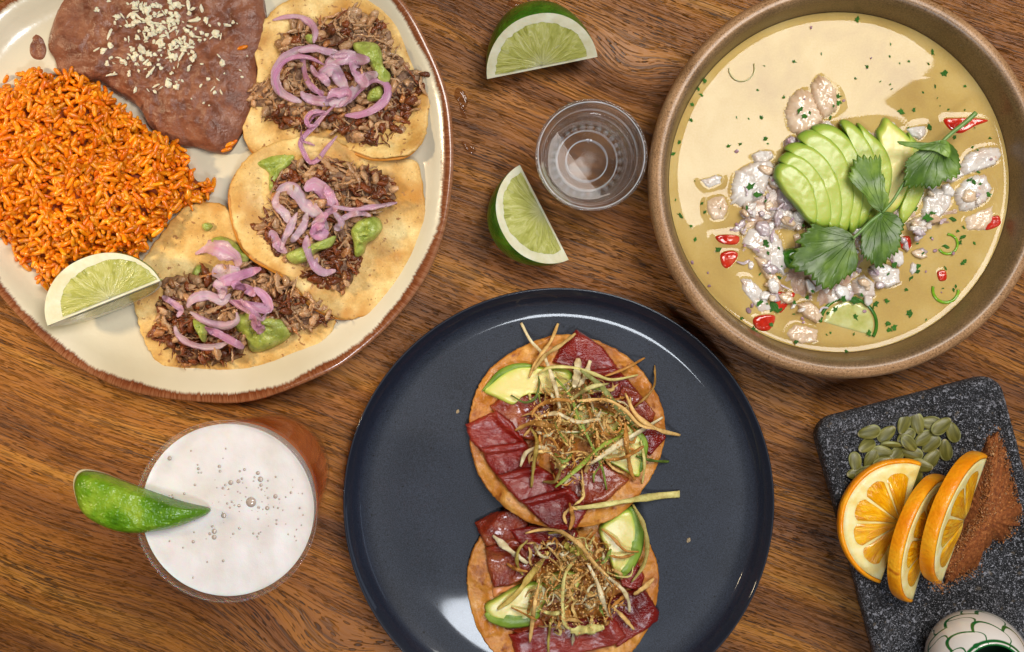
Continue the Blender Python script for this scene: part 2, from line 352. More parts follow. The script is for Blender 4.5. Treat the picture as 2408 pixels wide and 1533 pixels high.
# wood: fibres follow a warped field so that knots and arches form
def wood():
    m, g = newmat('oak_wood', .42)
    tc = g.N.new('ShaderNodeTexCoord'); mp = g.N.new('ShaderNodeMapping'); mp.vector_type = 'POINT'; mp.inputs['Rotation'].default_value = (0, 0, math.radians(21)); g.k(tc.outputs['Object'], mp.inputs[0])
    sx = g.N.new('ShaderNodeSeparateXYZ'); g.k(mp.outputs[0], sx.inputs[0]); x, y = sx.outputs[0], sx.outputs[1]
    wv = g.noise(g.xyz(g.m('MULTIPLY', x, 3.2), g.m('MULTIPLY', y, 6)), 1, 1)
    f = g.m('ADD', y, g.m('MULTIPLY', g.m('SUBTRACT', wv, .5), .040))
    wv2 = g.noise(g.xyz(g.m('MULTIPLY', x, 22), g.m('MULTIPLY', y, 40)), 1, 2)
    f = g.m('ADD', f, g.m('MULTIPLY', g.m('SUBTRACT', wv2, .5), .0022))
    a = math.radians(21)
    for (px, py, lx, ly, amp) in ((1470, 165, .030, .016, .012), (1335, 395, .018, .012, .007), (760, 1560, .060, .028, .022), (880, 905, .03, .012, .005), (1020, 60, .03, .02, -.004), (2290, 1010, .05, .02, .004), (140, 1380, .09, .03, .007), (2000, 1250, .06, .025, -.005)):
        w = W(px, py, 0); kx = w[0]*math.cos(a)-w[1]*math.sin(a); ky = w[0]*math.sin(a)+w[1]*math.cos(a)
        dx = g.m('DIVIDE', g.m('SUBTRACT', x, kx), lx); dy = g.m('DIVIDE', g.m('SUBTRACT', y, ky), ly)
        r2 = g.m('ADD', g.m('MULTIPLY', dx, dx), g.m('MULTIPLY', dy, dy))
        f = g.m('ADD', f, g.m('MULTIPLY', g.m('EXPONENT', g.m('MULTIPLY', r2, -1)), amp))
    ring = g.noise(g.xyz(g.m('MULTIPLY', x, 3.5), g.m('MULTIPLY', f, 210)), 1, 3, 0, .6)
    tone = g.noise(g.xyz(g.m('MULTIPLY', x, 3), g.m('MULTIPLY', f, 38)), 1, 2)
    fib = g.noise(g.xyz(g.m('MULTIPLY', x, 25), g.m('MULTIPLY', f, 2400)), 1, 4, 0, .7)
    pore = g.noise(g.xyz(g.m('MULTIPLY', x, 17), g.m('MULTIPLY', f, 820)), 1, 2, .1)
    pore2 = g.noise(g.xyz(g.m('MULTIPLY', x, 30), g.m('MULTIPLY', f, 1500)), 1, 2, .1)
    def dash(a_, b_, r_, off):
        v_ = g.N.new('ShaderNodeTexVoronoi'); v_.inputs['Scale'].default_value = 1; v_.inputs['Randomness'].default_value = 1; g.k(g.xyz(g.m('ADD', g.m('MULTIPLY', x, a_), off), g.m('MULTIPLY', f, b_)), v_.inputs['Vector']); return g.mr(v_.outputs['Distance'], r_, r_*.72)
    ds = g.m('MAXIMUM', dash(75, 760, .23, 0), g.m('MULTIPLY', dash(110, 1150, .25, 7.3), .8)); ds = g.m('MULTIPLY', ds, g.mr(ring, .34, .50, .15, 1))
    rl = g.noise(g.xyz(g.m('MULTIPLY', x, 5), g.m('MULTIPLY', f, 330)), 1, 2); brk = g.noise(g.xyz(g.m('MULTIPLY', x, 70), g.m('MULTIPLY', f, 200)), 1, 2)
    line = g.m('MULTIPLY', g.mr(g.m('ABSOLUTE', g.m('SUBTRACT', rl, .5)), .016, .004), g.mr(brk, .44, .54))
    band = g.mr(ring, .48, .64)
    col = g.ramp(tone, [(.25, (94, 51, 9)), (.45, (136, 79, 13)), (.6, (166, 103, 22)), (.75, (186, 129, 48))])
    col = g.mix(g.m('MULTIPLY', band, .42), col, (94, 48, 18))
    fb = g.mr(fib, .3, .72, .86, 1.12); sc_ = g.N.new('ShaderNodeVectorMath'); sc_.operation = 'SCALE'; g.k(col, sc_.inputs[0]); g.k(fb, sc_.inputs['Scale']); col = sc_.outputs[0]
    pm = g.m('MULTIPLY', g.mr(pore, .585, .597), g.mr(ring, .40, .56, .12, 1))
    pm = g.m('MAXIMUM', pm, g.m('MULTIPLY', g.mr(pore2, .615, .63), .85)); pm = g.m('MAXIMUM', pm, g.m('MULTIPLY', line, .85))
    pm = g.m('MAXIMUM', g.m('MULTIPLY', pm, .75), ds)
    reg_ = g.noise(g.xyz(g.m('MULTIPLY', x, 11), g.m('MULTIPLY', f, 26), 3), 1, 2); pm = g.m('MULTIPLY', pm, g.mr(reg_, .36, .60, .6, 1))
    col = g.mix(g.m('MULTIPLY', pm, .95), col, (38, 24, 17))
    blot = g.noise(g.xyz(g.m('MULTIPLY', x, 9), g.m('MULTIPLY', y, 9)), 1, 3)
    col = g.mix(g.mr(blot, .5, .75, 0, .25), col, (112, 78, 54))
    g.k(col, g.b.inputs['Base Color'])
    h = g.m('SUBTRACT', g.m('ADD', g.m('MULTIPLY', ring, .5), g.m('MULTIPLY', fib, .3)), g.m('MULTIPLY', pm, .9))
    g.bump(h, .0011)
    g.k(g.mr(fib, .3, .7, .30, .48), g.b.inputs['Roughness']); g.b.inputs['Specular IOR Level'].default_value = .42; g.b.inputs['Coat Weight'].default_value = .0; g.b.inputs['Coat Roughness'].default_value = .30
    return m
MW = wood()
tv = [(-1.1, -.9, -.035), (1.1, -.9, -.035), (1.1, .9, -.035), (-1.1, .9, -.035), (-1.1, -.9, 0), (1.1, -.9, 0), (1.1, .9, 0), (-1.1, .9, 0)]
tbl = put('table_top', tv, [(0, 3, 2, 1), (4, 5, 6, 7), (0, 1, 5, 4), (1, 2, 6, 5), (2, 3, 7, 6), (3, 0, 4, 7)], MW, smooth=False, reg=False, org=(0, 0, 0)); tbl['kind'] = 'structure'
# =================== cream platter with brown edge ===================
def platter():
    op = [(0, 697), (92, 794), (184, 864), (307, 921), (460, 945), (600, 942), (764, 880), (841, 831), (925, 755), (1000, 655), (1045, 545), (1064, 430), (1066, 330), (1052, 220), (1010, 110), (947, 0), (860, -75), (740, -125), (560, -150), (380, -140), (200, -95), (60, -30), (-40, 40), (-120, 150), (-160, 290), (-150, 430), (-90, 580)]
    zr = .021; o = Wp(cat(op, 720, True), zr); c = (*Wp([(470, 390)], zr)[0],)
    m, g = newmat('cream_glaze', .22)
    uv = g.N.new('ShaderNodeUVMap'); s = g.N.new('ShaderNodeSeparateXYZ'); g.k(uv.outputs[0], s.inputs[0]); u, v = s.outputs[0], s.outputs[1]
    a = g.m('MULTIPLY', u, 2*PI); cs, sn = g.m('COSINE', a), g.m('SINE', a)
    lo = g.noise(g.xyz(g.m('MULTIPLY', cs, 3), g.m('MULTIPLY', sn, 3), 0), 1, 3)
    str_ = g.noise(g.xyz(g.m('MULTIPLY', cs, 120), g.m('MULTIPLY', sn, 120), g.m('MULTIPLY', v, 1.2)), 1, 3, 0, .7)
    edge = g.m('ADD', g.m('MULTIPLY', g.m('SUBTRACT', lo, .5), .55), g.m('MULTIPLY', g.m('SUBTRACT', str_, .5), .18))
    vv = g.m('ADD', v, edge)
    tc = g.N.new('ShaderNodeTexCoord')
    base = g.ramp(g.noise(tc.outputs['Object'], 14, 4), [(.3, (204, 194, 168)), (.7, (220, 212, 190))])
    brown = g.ramp(g.m('ADD', g.m('MULTIPLY', str_, .36), g.m('MULTIPLY', v, .56)), [(.44, (70, 30, 12)), (.58, (118, 62, 30)), (.72, (166, 116, 82)), (.85, (190, 150, 120))])
    side = g.noise(g.xyz(g.m('MULTIPLY', cs, 1.3), g.m('MULTIPLY', sn, 1.3), 5), 1, 1)
    pur = g.mix(g.m('MULTIPLY', g.mr(side, .46, .56), .7), brown, (98, 78, 96))
    inner = g.mix(g.mr(v, .45, .62), pur, brown)
    col = g.mix(g.mr(vv, .60, .68), base, inner)
    g.k(col, g.b.inputs['Base Color']); g.b.inputs['Coat Weight'].default_value = .6; g.b.inputs['Coat Roughness'].default_value = .12
    g.bump(g.noise(tc.outputs['Object'], 260, 2), .00012)
    th = thing('oval_platter', 'cream glazed platter with a brushed brown rim holding tacos, rice and beans', 'plate', (c[0], c[1], 0))
    L = .0013
    prof = [(9, .006, -1), (.090, .0062, -1), (.055, .0066, -.8), (.030, .0078, -.5), (.022, .0095, -.2), (.0165, .0125, .0), (.0125, .0158, .25), (.0085, .0188, .5), (.0050, .0207, .68), (.0026, .0213, .78), (.0009, .0210, .86), (.0, .0200, .92), (.0004, .0186, 1.0), (.0035, .0150, 1.02), (.011, .0095, 1.04), (.022, .0050, 1.05), (.036, .0022, 1.06), (.050, .0006, 1.06), (.054, .0004, 1.06), (9, .0010, 1.06)]
    lathe('plate_body', prof, c, 720, m, th, outline=o, cap=False)
platter()
# =================== blue plate ===================
def blue_plate():
    z = .019; c = W(1314, 1184, z); r = 508*S*(H-z)/H
    m, g = newmat('blue_stoneware', .3)
    uv = g.N.new('ShaderNodeUVMap'); s = g.N.new('ShaderNodeSeparateXYZ'); g.k(uv.outputs[0], s.inputs[0]); v = s.outputs[1]
    tc = g.N.new('ShaderNodeTexCoord'); O = tc.outputs['Object']
    n = g.noise(O, 1500, 3, 0, .7); big = g.noise(O, 30, 4)
    base = g.ramp(g.m('ADD', g.m('MULTIPLY', n, .82), g.m('MULTIPLY', big, .18)), [(.36, (18, 21, 28)), (.48, (34, 39, 50)), (.62, (50, 56, 70))])
    sp_ = g.noise(O, 420, 1); base = g.mix(g.mr(sp_, .735, .76), base, (12, 12, 16))
    ed = g.m('ADD', v, g.m('MULTIPLY', g.m('SUBTRACT', g.noise(O, 900, 3), .5), .05))
    base = g.mix(g.mr(ed, .93, .975, 0, .92), base, (10, 11, 15)); base = g.mix(g.m('MULTIPLY', g.mr(ed, .90, .94), .35), base, (26, 34, 56), 'MIX')
    g.k(base, g.b.inputs['Base Color']); g.bump(n, .00005)
    g.b.inputs['Roughness'].default_value = .5; g.b.inputs['Specular IOR Level'].default_value = .3; g.b.inputs['Coat Weight'].default_value = .4; g.k(g.mr(big, .35, .65, .03, .07), g.b.inputs['Coat Roughness'])
    th = thing('blue_plate', 'dark blue speckled stoneware plate under the two tuna tostadas', 'plate', (c[0], c[1], 0))
    P = [(0, .0042, 0), (.3, .0043, .3), (.6, .0046, .6), (.80, .0050, .80), (.88, .0062, .88), (.93, .0092, .93), (.96, .0150, .955), (.982, .0178, .975), (.992, .0188, .985), (.998, .0188, .99), (1, .0178, .995), (.998, .0160, 1), (.97, .0125, 1), (.90, .0070, 1), (.78, .0020, 1), (.66, .0004, 1), (.6, .0004, 1), (.58, .0012, 1), (0, .0012, 1)]
    # finer rings so the slope stays smooth
    q = np.array(P, float); t = np.arange(len(q)); tt = np.linspace(0, len(q)-1, 90); q = np.column_stack([np.interp(tt, t, q[:, j]) for j in range(3)])
    for _ in range(2): q[1:-1] = (q[:-2]+2*q[1:-1]+q[2:])/4
    lathe('plate_body', [(max(a, .002)*r, b, v_) for a, b, v_ in q], (c[0], c[1]), 300, m, th)
blue_plate()
# =================== bowl and soup ===================
BZ = .058; SZ = .0335; BC = W(1998, 422, BZ); BR = 471*S*(H-BZ)/H
def bowl():
    m, g = newmat('speckled_stoneware', .34)
    tc = g.N.new('ShaderNodeTexCoord'); O = tc.outputs['Object']; uv = g.N.new('ShaderNodeUVMap'); s = g.N.new('ShaderNodeSeparateXYZ'); g.k(uv.outputs[0], s.inputs[0]); v = s.outputs[1]
    n = g.noise(O, 1100, 3, 0, .7); b2 = g.noise(O, 25, 3)
    inside = g.ramp(g.m('ADD', g.m('MULTIPLY', n, .65), g.m('MULTIPLY', b2, .35)), [(.38, (86, 64, 42)), (.52, (122, 95, 64)), (.66, (146, 116, 82))])
    rim = g.ramp(g.m('ADD', g.m('MULTIPLY', n, .65), g.m('MULTIPLY', b2, .35)), [(.36, (98, 68, 42)), (.47, (160, 120, 82)), (.62, (196, 154, 114))])
    col = g.mix(g.mr(v, .50, .58), inside, rim); sp_ = g.noise(O, 800, 2); col = g.mix(g.mr(sp_, .62, .68, 0, .7), col, (74, 54, 32))
    g.k(col, g.b.inputs['Base Color']); g.bump(n, .00006)
    th = thing('soup_bowl', 'wide tan speckled stoneware bowl filled with yellow ceviche broth', 'bowl', (BC[0], BC[1], 0))
    P = [(0, .006, 0), (.55, .006, 0), (.72, .008, .1), (.82, .014, .15), (.862, .024, .2), (.880, .036, .25), (.893, .047, .32), (.906, .0535, .4), (.922, .0568, .47), (.942, .0580, .55), (.965, .0578, .65), (.985, .0560, .75), (.997, .0530, .85), (1.0, .0495, .95), (.995, .0440, 1), (.975, .0330, 1), (.93, .020, 1), (.84, .0085, 1), (.70, .0022, 1), (.60, .0005, 1), (.55, .0005, 1), (.53, .0015, 1), (0, .0015, 1)]
    q = np.array(P, float); t = np.arange(len(q)); tt = np.linspace(0, len(q)-1, 110); q = np.column_stack([np.interp(tt, t, q[:, j]) for j in range(3)])
    for _ in range(2): q[1:-1] = (q[:-2]+2*q[1:-1]+q[2:])/4
    lathe('bowl_body', [(max(a, .002)*BR, b, v_) for a, b, v_ in q], (BC[0], BC[1]), 320, m, th, reg=False)
bowl()
SR = .8755*BR
FISH = [('F', [(565, 420), (585, 370), (620, 338), (660, 335), (690, 390), (722, 462), (690, 500), (620, 525), (580, 490)], 'w'),
        ('F', [(665, 320), (700, 278), (735, 300), (768, 340), (772, 420), (720, 455), (685, 400)], 'w'),
        ('F', [(378, 655), (440, 618), (500, 600), (528, 625), (510, 700), (480, 765), (410, 795), (358, 780), (362, 710)], 's'),
        ('F', [(438, 592), (470, 575), (515, 575), (530, 600), (490, 628), (450, 620)], 's'),
        ('F', [(235, 688), (270, 680), (300, 668), (328, 675), (320, 705), (270, 725)], 's'),
        ('F', [(262, 765), (295, 745), (332, 748), (352, 790), (335, 840), (290, 850), (265, 815)], 'w'),
        ('F', [(500, 800), (560, 788), (640, 830), (650, 870), (600, 885), (530, 862)], 's'),
        ('F', [(432, 878), (480, 868), (520, 872), (556, 915), (575, 1000), (572, 1060), (530, 1040), (490, 1005), (440, 960), (402, 930)], 's'),
        ('F', [(450, 985), (480, 976), (505, 985), (532, 1050), (565, 1105), (545, 1116), (510, 1090), (478, 1040)], 'w'),
        ('F', [(392, 1065), (430, 1062), (462, 1090), (505, 1145), (520, 1190), (470, 1202), (430, 1150), (400, 1110)], 's'),
        ('F', [(612, 1165), (660, 1152), (690, 1172), (718, 1215), (690, 1242), (640, 1212)], 'w'),
        ('F', [(565, 1275), (598, 1238), (650, 1245), (698, 1262), (694, 1312), (620, 1322), (580, 1305)], 'w'),
        ('F', [(700, 1110), (760, 1085), (830, 1078), (838, 1110), (800, 1150), (730, 1165)], 's'),
        ('F', [(822, 1075), (870, 1050), (912, 1085), (918, 1140), (870, 1142), (830, 1125)], 's'),
        ('F', [(880, 1030), (930, 1000), (1010, 1030), (1016, 1085), (960, 1108), (915, 1085)], 's'),
        ('F', [(1100, 760), (1140, 722), (1180, 712), (1212, 745), (1205, 790), (1150, 850), (1110, 880), (1090, 830)], 's'),
        ('F', [(1030, 855), (1060, 835), (1100, 825), (1120, 855), (1085, 882), (1045, 885)], 's'),
        ('F', [(1218, 745), (1250, 690), (1300, 665), (1345, 668), (1368, 720), (1345, 775), (1290, 805), (1240, 812)], 's'),
        ('F', [(1238, 632), (1270, 585), (1330, 562), (1392, 560), (1408, 588), (1375, 635), (1310, 655), (1250, 672)], 's'),
        ('F', [(1160, 690), (1230, 640), (1262, 668), (1210, 700)], 's'),
        ('F', [(1252, 835), (1310, 805), (1365, 785), (1370, 850), (1332, 886), (1258, 884)], 'w'),
        ('F', [(1025, 492), (1065, 482), (1112, 478), (1108, 515), (1080, 540), (1045, 520)], 's'),
        ('F', [(545, 700), (580, 740), (600, 800), (560, 820), (530, 760)], 'p'),
        ('F', [(560, 540), (590, 515), (620, 530), (600, 570), (565, 570)], 'p')]
TOM = [('F', [(298, 905), (340, 898), (392, 905), (385, 935), (345, 938), (312, 928)]), ('F', [(318, 972), (360, 958), (388, 972), (372, 1008), (342, 1030), (322, 1012)]), ('F', [(522, 1120), (568, 1118), (608, 1124), (580, 1168), (548, 1202), (530, 1170)]),
       ('F', [(442, 1222), (480, 1205), (528, 1208), (526, 1240), (500, 1270), (455, 1262)]), ('F', [(1172, 456), (1225, 450), (1290, 450), (1352, 460), (1300, 482), (1240, 512), (1195, 495)]), ('F', [(1328, 860), (1352, 832), (1388, 824), (1396, 858), (1362, 878), (1330, 882)]), ('F', [(1008, 914), (1042, 902), (1054, 935), (1040, 958), (1012, 952)]), ('F', [(1150, 1040), (1182, 1036), (1186, 1072), (1158, 1076)])]
def soup():
    m, g = newmat('citrus_broth', .025)
    tc = g.N.new('ShaderNodeTexCoord'); O = tc.outputs['Object']
    n = g.noise(O, 26, 4, .4); n2 = g.noise(O, 900, 2)
    col = g.ramp(g.m('ADD', g.m('MULTIPLY', n, .85), g.m('MULTIPLY', n2, .15)), [(.3, (176, 144, 86)), (.5, (194, 164, 98)), (.7, (206, 180, 120))])
    g.k(col, g.b.inputs['Base Color']); b = g.b; b.inputs['IOR'].default_value = 1.34; b.inputs['Subsurface Weight'].default_value = .35; b.inputs['Subsurface Radius'].default_value = (1, .7, .3); b.inputs['Subsurface Scale'].default_value = .004
    na, nr = 640, 230; a = np.arange(na)/na*2*PI
    q = 1-(1-np.linspace(0, 1, nr))**1.35; q[0] = .001; rr = q*SR
    X = BC[0]+np.outer(rr, np.cos(a)); Y = BC[1]+np.outer(rr, np.sin(a))
    Z = np.full(X.shape, SZ)+.0011*np.exp(-(SR-rr)/.0026)[:, None]
    Z += .00006*fbm(X*18, Y*18, 3)*2+.000014*fbm(X*120, Y*120, 4)
    for c, pts, _ in [(c_, p_, 0) for c_, p_, k_ in FISH]+[(c_, p_, 0) for c_, p_ in TOM]+[('G', [(135, 590), (260, 400), (400, 320), (740, 285), (905, 430), (940, 660), (830, 860), (560, 900), (360, 860), (190, 690)], 0)]:
        w = Wp(cat(T(c, pts), 140 if c == 'G' else 48, True), SZ); ce = w.mean(0); rad = np.linalg.norm(w-ce, axis=1).max()+.009
        k = (np.abs(X-ce[0]) < rad) & (np.abs(Y-ce[1]) < rad); px = np.column_stack([X[k], Y[k]])
        d = np.sqrt(((px[:, None, :]-w[None, :, :])**2).sum(2)).min(1)
        # inside the outline the surface stays low
        Z[k] = np.maximum(Z[k], SZ+.00045*np.exp(-d/.0016))
    v = np.column_stack([X.ravel(), Y.ravel(), Z.ravel()])
    o = put('ceviche_broth', v, ringfaces(nr, na)+[tuple(range(na-1, -1, -1))][:0], m, None, org=(BC[0], BC[1], SZ))
    tag(o, 'pale yellow citrus broth filling the tan stoneware bowl', 'soup')
soup()
# =================== stone tray ===================
TZ = .044
TA = math.atan(.25)
def tray():
    m, g = newmat('volcanic_stone', .62)
    tc = g.N.new('ShaderNodeTexCoord'); O = tc.outputs['Object']
    n1 = g.noise(O, 900, 3, 0, .75); n2 = g.noise(O, 380, 2, .2); n3 = g.noise(O, 30, 3); n4 = g.noise(O, 1500, 1)
    col = g.ramp(g.m('ADD', g.m('MULTIPLY', n1, .8), g.m('MULTIPLY', n3, .2)), [(.38, (4, 4, 5)), (.47, (22, 22, 25)), (.55, (50, 50, 54)), (.65, (130, 130, 136))])
    col = g.mix(g.mr(n2, .61, .66), col, (150, 150, 158)); col = g.mix(g.mr(n4, .62, .70), col, (186, 186, 194)); col = g.mix(g.mr(g.noise(O, 240, 2), .66, .72, 0, .5), col, (128, 112, 92))
    g.k(col, g.b.inputs['Base Color']); g.bump(g.m('ADD', n1, g.m('MULTIPLY', n2, .8)), .0022)
    # true rectangle turned by about 14.5 degrees, corners rounded
    tl = W(1917, 992, TZ); tr = W(2354, 877, TZ)
    u = (tr-tl)[:2]; wlen = np.linalg.norm(u); u /= wlen; d = np.array([u[1], -u[0]]); ln = .215
    cr = .012; P = []
    for (cx, cy, a0) in ((cr, cr, PI), (wlen-cr, cr, 1.5*PI), (wlen-cr, ln-cr, 0), (cr, ln-cr, .5*PI)):
        for k in range(9):
            a = a0+k/8*PI/2; P.append((cx+cr*math.cos(a), cy+cr*math.sin(a)))
    P = np.array(P); q = np.concatenate([P, P[:1]]); L = np.concatenate([[0], np.cumsum(np.linalg.norm(np.diff(q, axis=0), axis=1))]); k = np.linspace(0, L[-1], 521)[:-1]
    P = np.stack([np.interp(k, L, q[:, j]) for j in range(2)], 1)
    o = tl[:2]+P[:, :1]*u+P[:, 1:]*d; c = tl[:2]+u*wlen/2+d*ln/2
    o = o+(fbm(o[:, 0]*120, o[:, 1]*120, 9)*.0011)[:, None]
    th = thing('stone_tray', 'dark grey speckled volcanic stone tray with rounded corners and shallow recess', 'tray', (c[0], c[1], 0))
    pr = [(9, TZ-.0052, 0)]+[(x, TZ-.0052, 0) for x in np.linspace(.06, .018, 30)]+[(.0150, TZ-.0050, 0), (.0132, TZ-.0042, 0), (.0115, TZ-.0025, 0), (.0100, TZ-.0010, 0), (.0085, TZ-.0002, 0), (.006, TZ, 0), (.004, TZ-.0004, 0), (.0022, TZ-.0014, 0), (.0008, TZ-.0030, 0), (0, TZ-.0055, 0), (.0002, TZ-.010, 0), (.001, TZ-.016, 0), (.0025, TZ-.022, 0), (.005, TZ-.026, 0), (.010, TZ-.029, 0), (9, TZ-.029, 0)]
    ob = lathe('tray_slab', pr, (c[0], c[1]), 520, m, th, outline=o, cap=False)
    for i, (s, t) in enumerate(((.004, .055), (wlen-.045, .06), (wlen*.4, ln-.05))):
        b = []; 
        for (zz, gr) in ((TZ-.027, .001), (.012, .0), (.002, -.004), (0, -.007)):
            for kx, ky in ((-gr, -gr), (.038+gr, -gr), (.038+gr, .034+gr), (-gr, .034+gr)):
                p = tl[:2]+u*(s+kx)+d*(t+ky); b.append((p[0], p[1], zz))
        f = [(i_*4+j, i_*4+(j+1) % 4, (i_+1)*4+(j+1) % 4, (i_+1)*4+j) for i_ in range(3) for j in range(4)]+[(12, 13, 14, 15)]
        put('foot', b, f, m, th, smooth=False, reg=False)
tray()
# =================== painted cup ===================
def cup():
    z0 = TZ-.0050; c = W(2297, 1554, z0+.030); r = 117*S*(H-z0-.03)/H
    m, g = newmat('painted_glaze', .12)
    uv = g.N.new('ShaderNodeUVMap'); s = g.N.new('ShaderNodeSeparateXYZ'); g.k(uv.outputs[0], s.inputs[0]); u, v = s.outputs[0], s.outputs[1]
    tc = g.N.new('ShaderNodeTexCoord')
    # fish-scale network: arcs centred on a staggered lattice
    uu = g.m('MULTIPLY', u, 9); vv = g.m('MULTIPLY', v, 4.6)
    sk = g.m('ADD', uu, g.m('MULTIPLY', vv, .55)); wob = g.m('MULTIPLY', g.m('SUBTRACT', g.noise(tc.outputs['Object'], 70, 1), .5), .25)
    a1 = g.m('ADD', g.m('ADD', sk, g.m('MULTIPLY', g.m('SINE', g.m('MULTIPLY', vv, 6.283)), .14)), wob)
    row = g.m('ADD', vv, g.m('MULTIPLY', g.m('ABSOLUTE', g.m('SINE', g.m('MULTIPLY', sk, PI))), .42)); row = g.m('ADD', row, wob)
    fr = g.m('ABSOLUTE', g.m('SUBTRACT', g.m('FRACT', row), .5))
    par = g.m('FLOOR', row); f2 = g.m('ABSOLUTE', g.m('SUBTRACT', g.m('FRACT', g.m('ADD', a1, g.m('MULTIPLY', par, .5))), .5))
    line = g.m('MAXIMUM', g.mr(fr, .415, .445), g.mr(f2, .462, .482))
    line = g.m('MULTIPLY', line, g.mr(v, .30, .34))
    line = g.m('MAXIMUM', line, g.mr(v, .975, .985))
    col = g.mix(line, (226, 218, 210), (22, 98, 42)); g.k(col, g.b.inputs['Base Color']); g.b.inputs['Coat Weight'].default_value = .8; g.b.inputs['Coat Roughness'].default_value = .05
    mi = mat('green_glaze', [(.3, (2, 32, 10)), (.7, (4, 50, 18))], sc=200, rough=.55)
    th = thing('painted_cup', 'small round white cup painted with green scale pattern, green inside', 'cup', (c[0], c[1], z0))
    N_ = 40; P = []
    for k in range(N_+1):
        t = k/N_; a = -PI/2+.35+t*(PI/2+.62-.35+.25); P.append((r*math.cos(a), z0+.0005+r*1.12*(math.sin(a)+math.sin(PI/2-.35)), t))
    P = [(.004, z0+.0002, 0)]+P
    top = P[-1]; rr, zt = top[0], top[1]
    P += [(rr-.0004, zt+.0009, .97), (rr-.0012, zt+.0013, .985), (rr-.002, zt+.0009, 1)]
    lathe('cup_wall', P, (c[0], c[1]), 160, m, th, cap=False)
    Q = [(rr-.002, zt+.0009, 0)]+[(max(.001, (r-.003)*math.cos(a)), z0+.004+(r-.003)*1.10*(math.sin(a)+math.sin(PI/2-.35)), 0) for a in np.linspace(.80, -PI/2+.02, 24)]
    lathe('cup_lining', Q, (c[0], c[1]), 160, mi, th, cap=False)
cup()
# =================== glasses ===================
GL = bpy.data.materials.new('clear_glass'); GL.use_nodes = True; gb = GL.node_tree.nodes['Principled BSDF']
gb.inputs['Transmission Weight'].default_value = .97; gb.inputs['Roughness'].default_value = .0; gb.inputs['IOR'].default_value = 1.48; gb.inputs['Base Color'].default_value = (.97, .975, .98, 1)
gt = GL.node_tree; tr_ = gt.nodes.new('ShaderNodeBsdfTransparent'); mx_ = gt.nodes.new('ShaderNodeMixShader'); mx_.inputs[0].default_value = .35
gt.links.new(gb.outputs[0], mx_.inputs[1]); gt.links.new(tr_.outputs[0], mx_.inputs[2]); gt.links.new(mx_.outputs[0], gt.nodes['Material Output'].inputs[0])
GB = GL.copy(); GB.name = 'beer_glass_clear'; GB.node_tree.nodes['Mix Shader'].inputs[0].default_value = .78
MM = bpy.data.materials.new('bead_highlight_glass'); MM.use_nodes = True; mb_ = MM.node_tree.nodes['Principled BSDF']; mb_.inputs['Transmission Weight'].default_value = .3; mb_.inputs['Roughness'].default_value = .03; mb_.inputs['Base Color'].default_value = (.92, .94, 1, 1); mb_.inputs['Coat Weight'].default_value = 1  # mostly diffuse white, painting sparkle into the beads and highlight rings
def liquid(name, col, ior=1.34):
    m = bpy.data.materials.new(name); m.use_nodes = True; b = m.node_tree.nodes['Principled BSDF']
    b.inputs['Transmission Weight'].default_value = 1; b.inputs['Roughness'].default_value = 0; b.inputs['IOR'].default_value = ior; b.inputs['Base Color'].default_value = col
    t = m.node_tree; a = t.nodes.new('ShaderNodeBsdfTransparent'); x = t.nodes.new('ShaderNodeMixShader'); x.inputs[0].default_value = .45; a.inputs[0].default_value = col; t.links.new(b.outputs[0], x.inputs[1]); t.links.new(a.outputs[0], x.inputs[2]); t.links.new(x.outputs[0], t.nodes['Material Output'].inputs[0]); return m
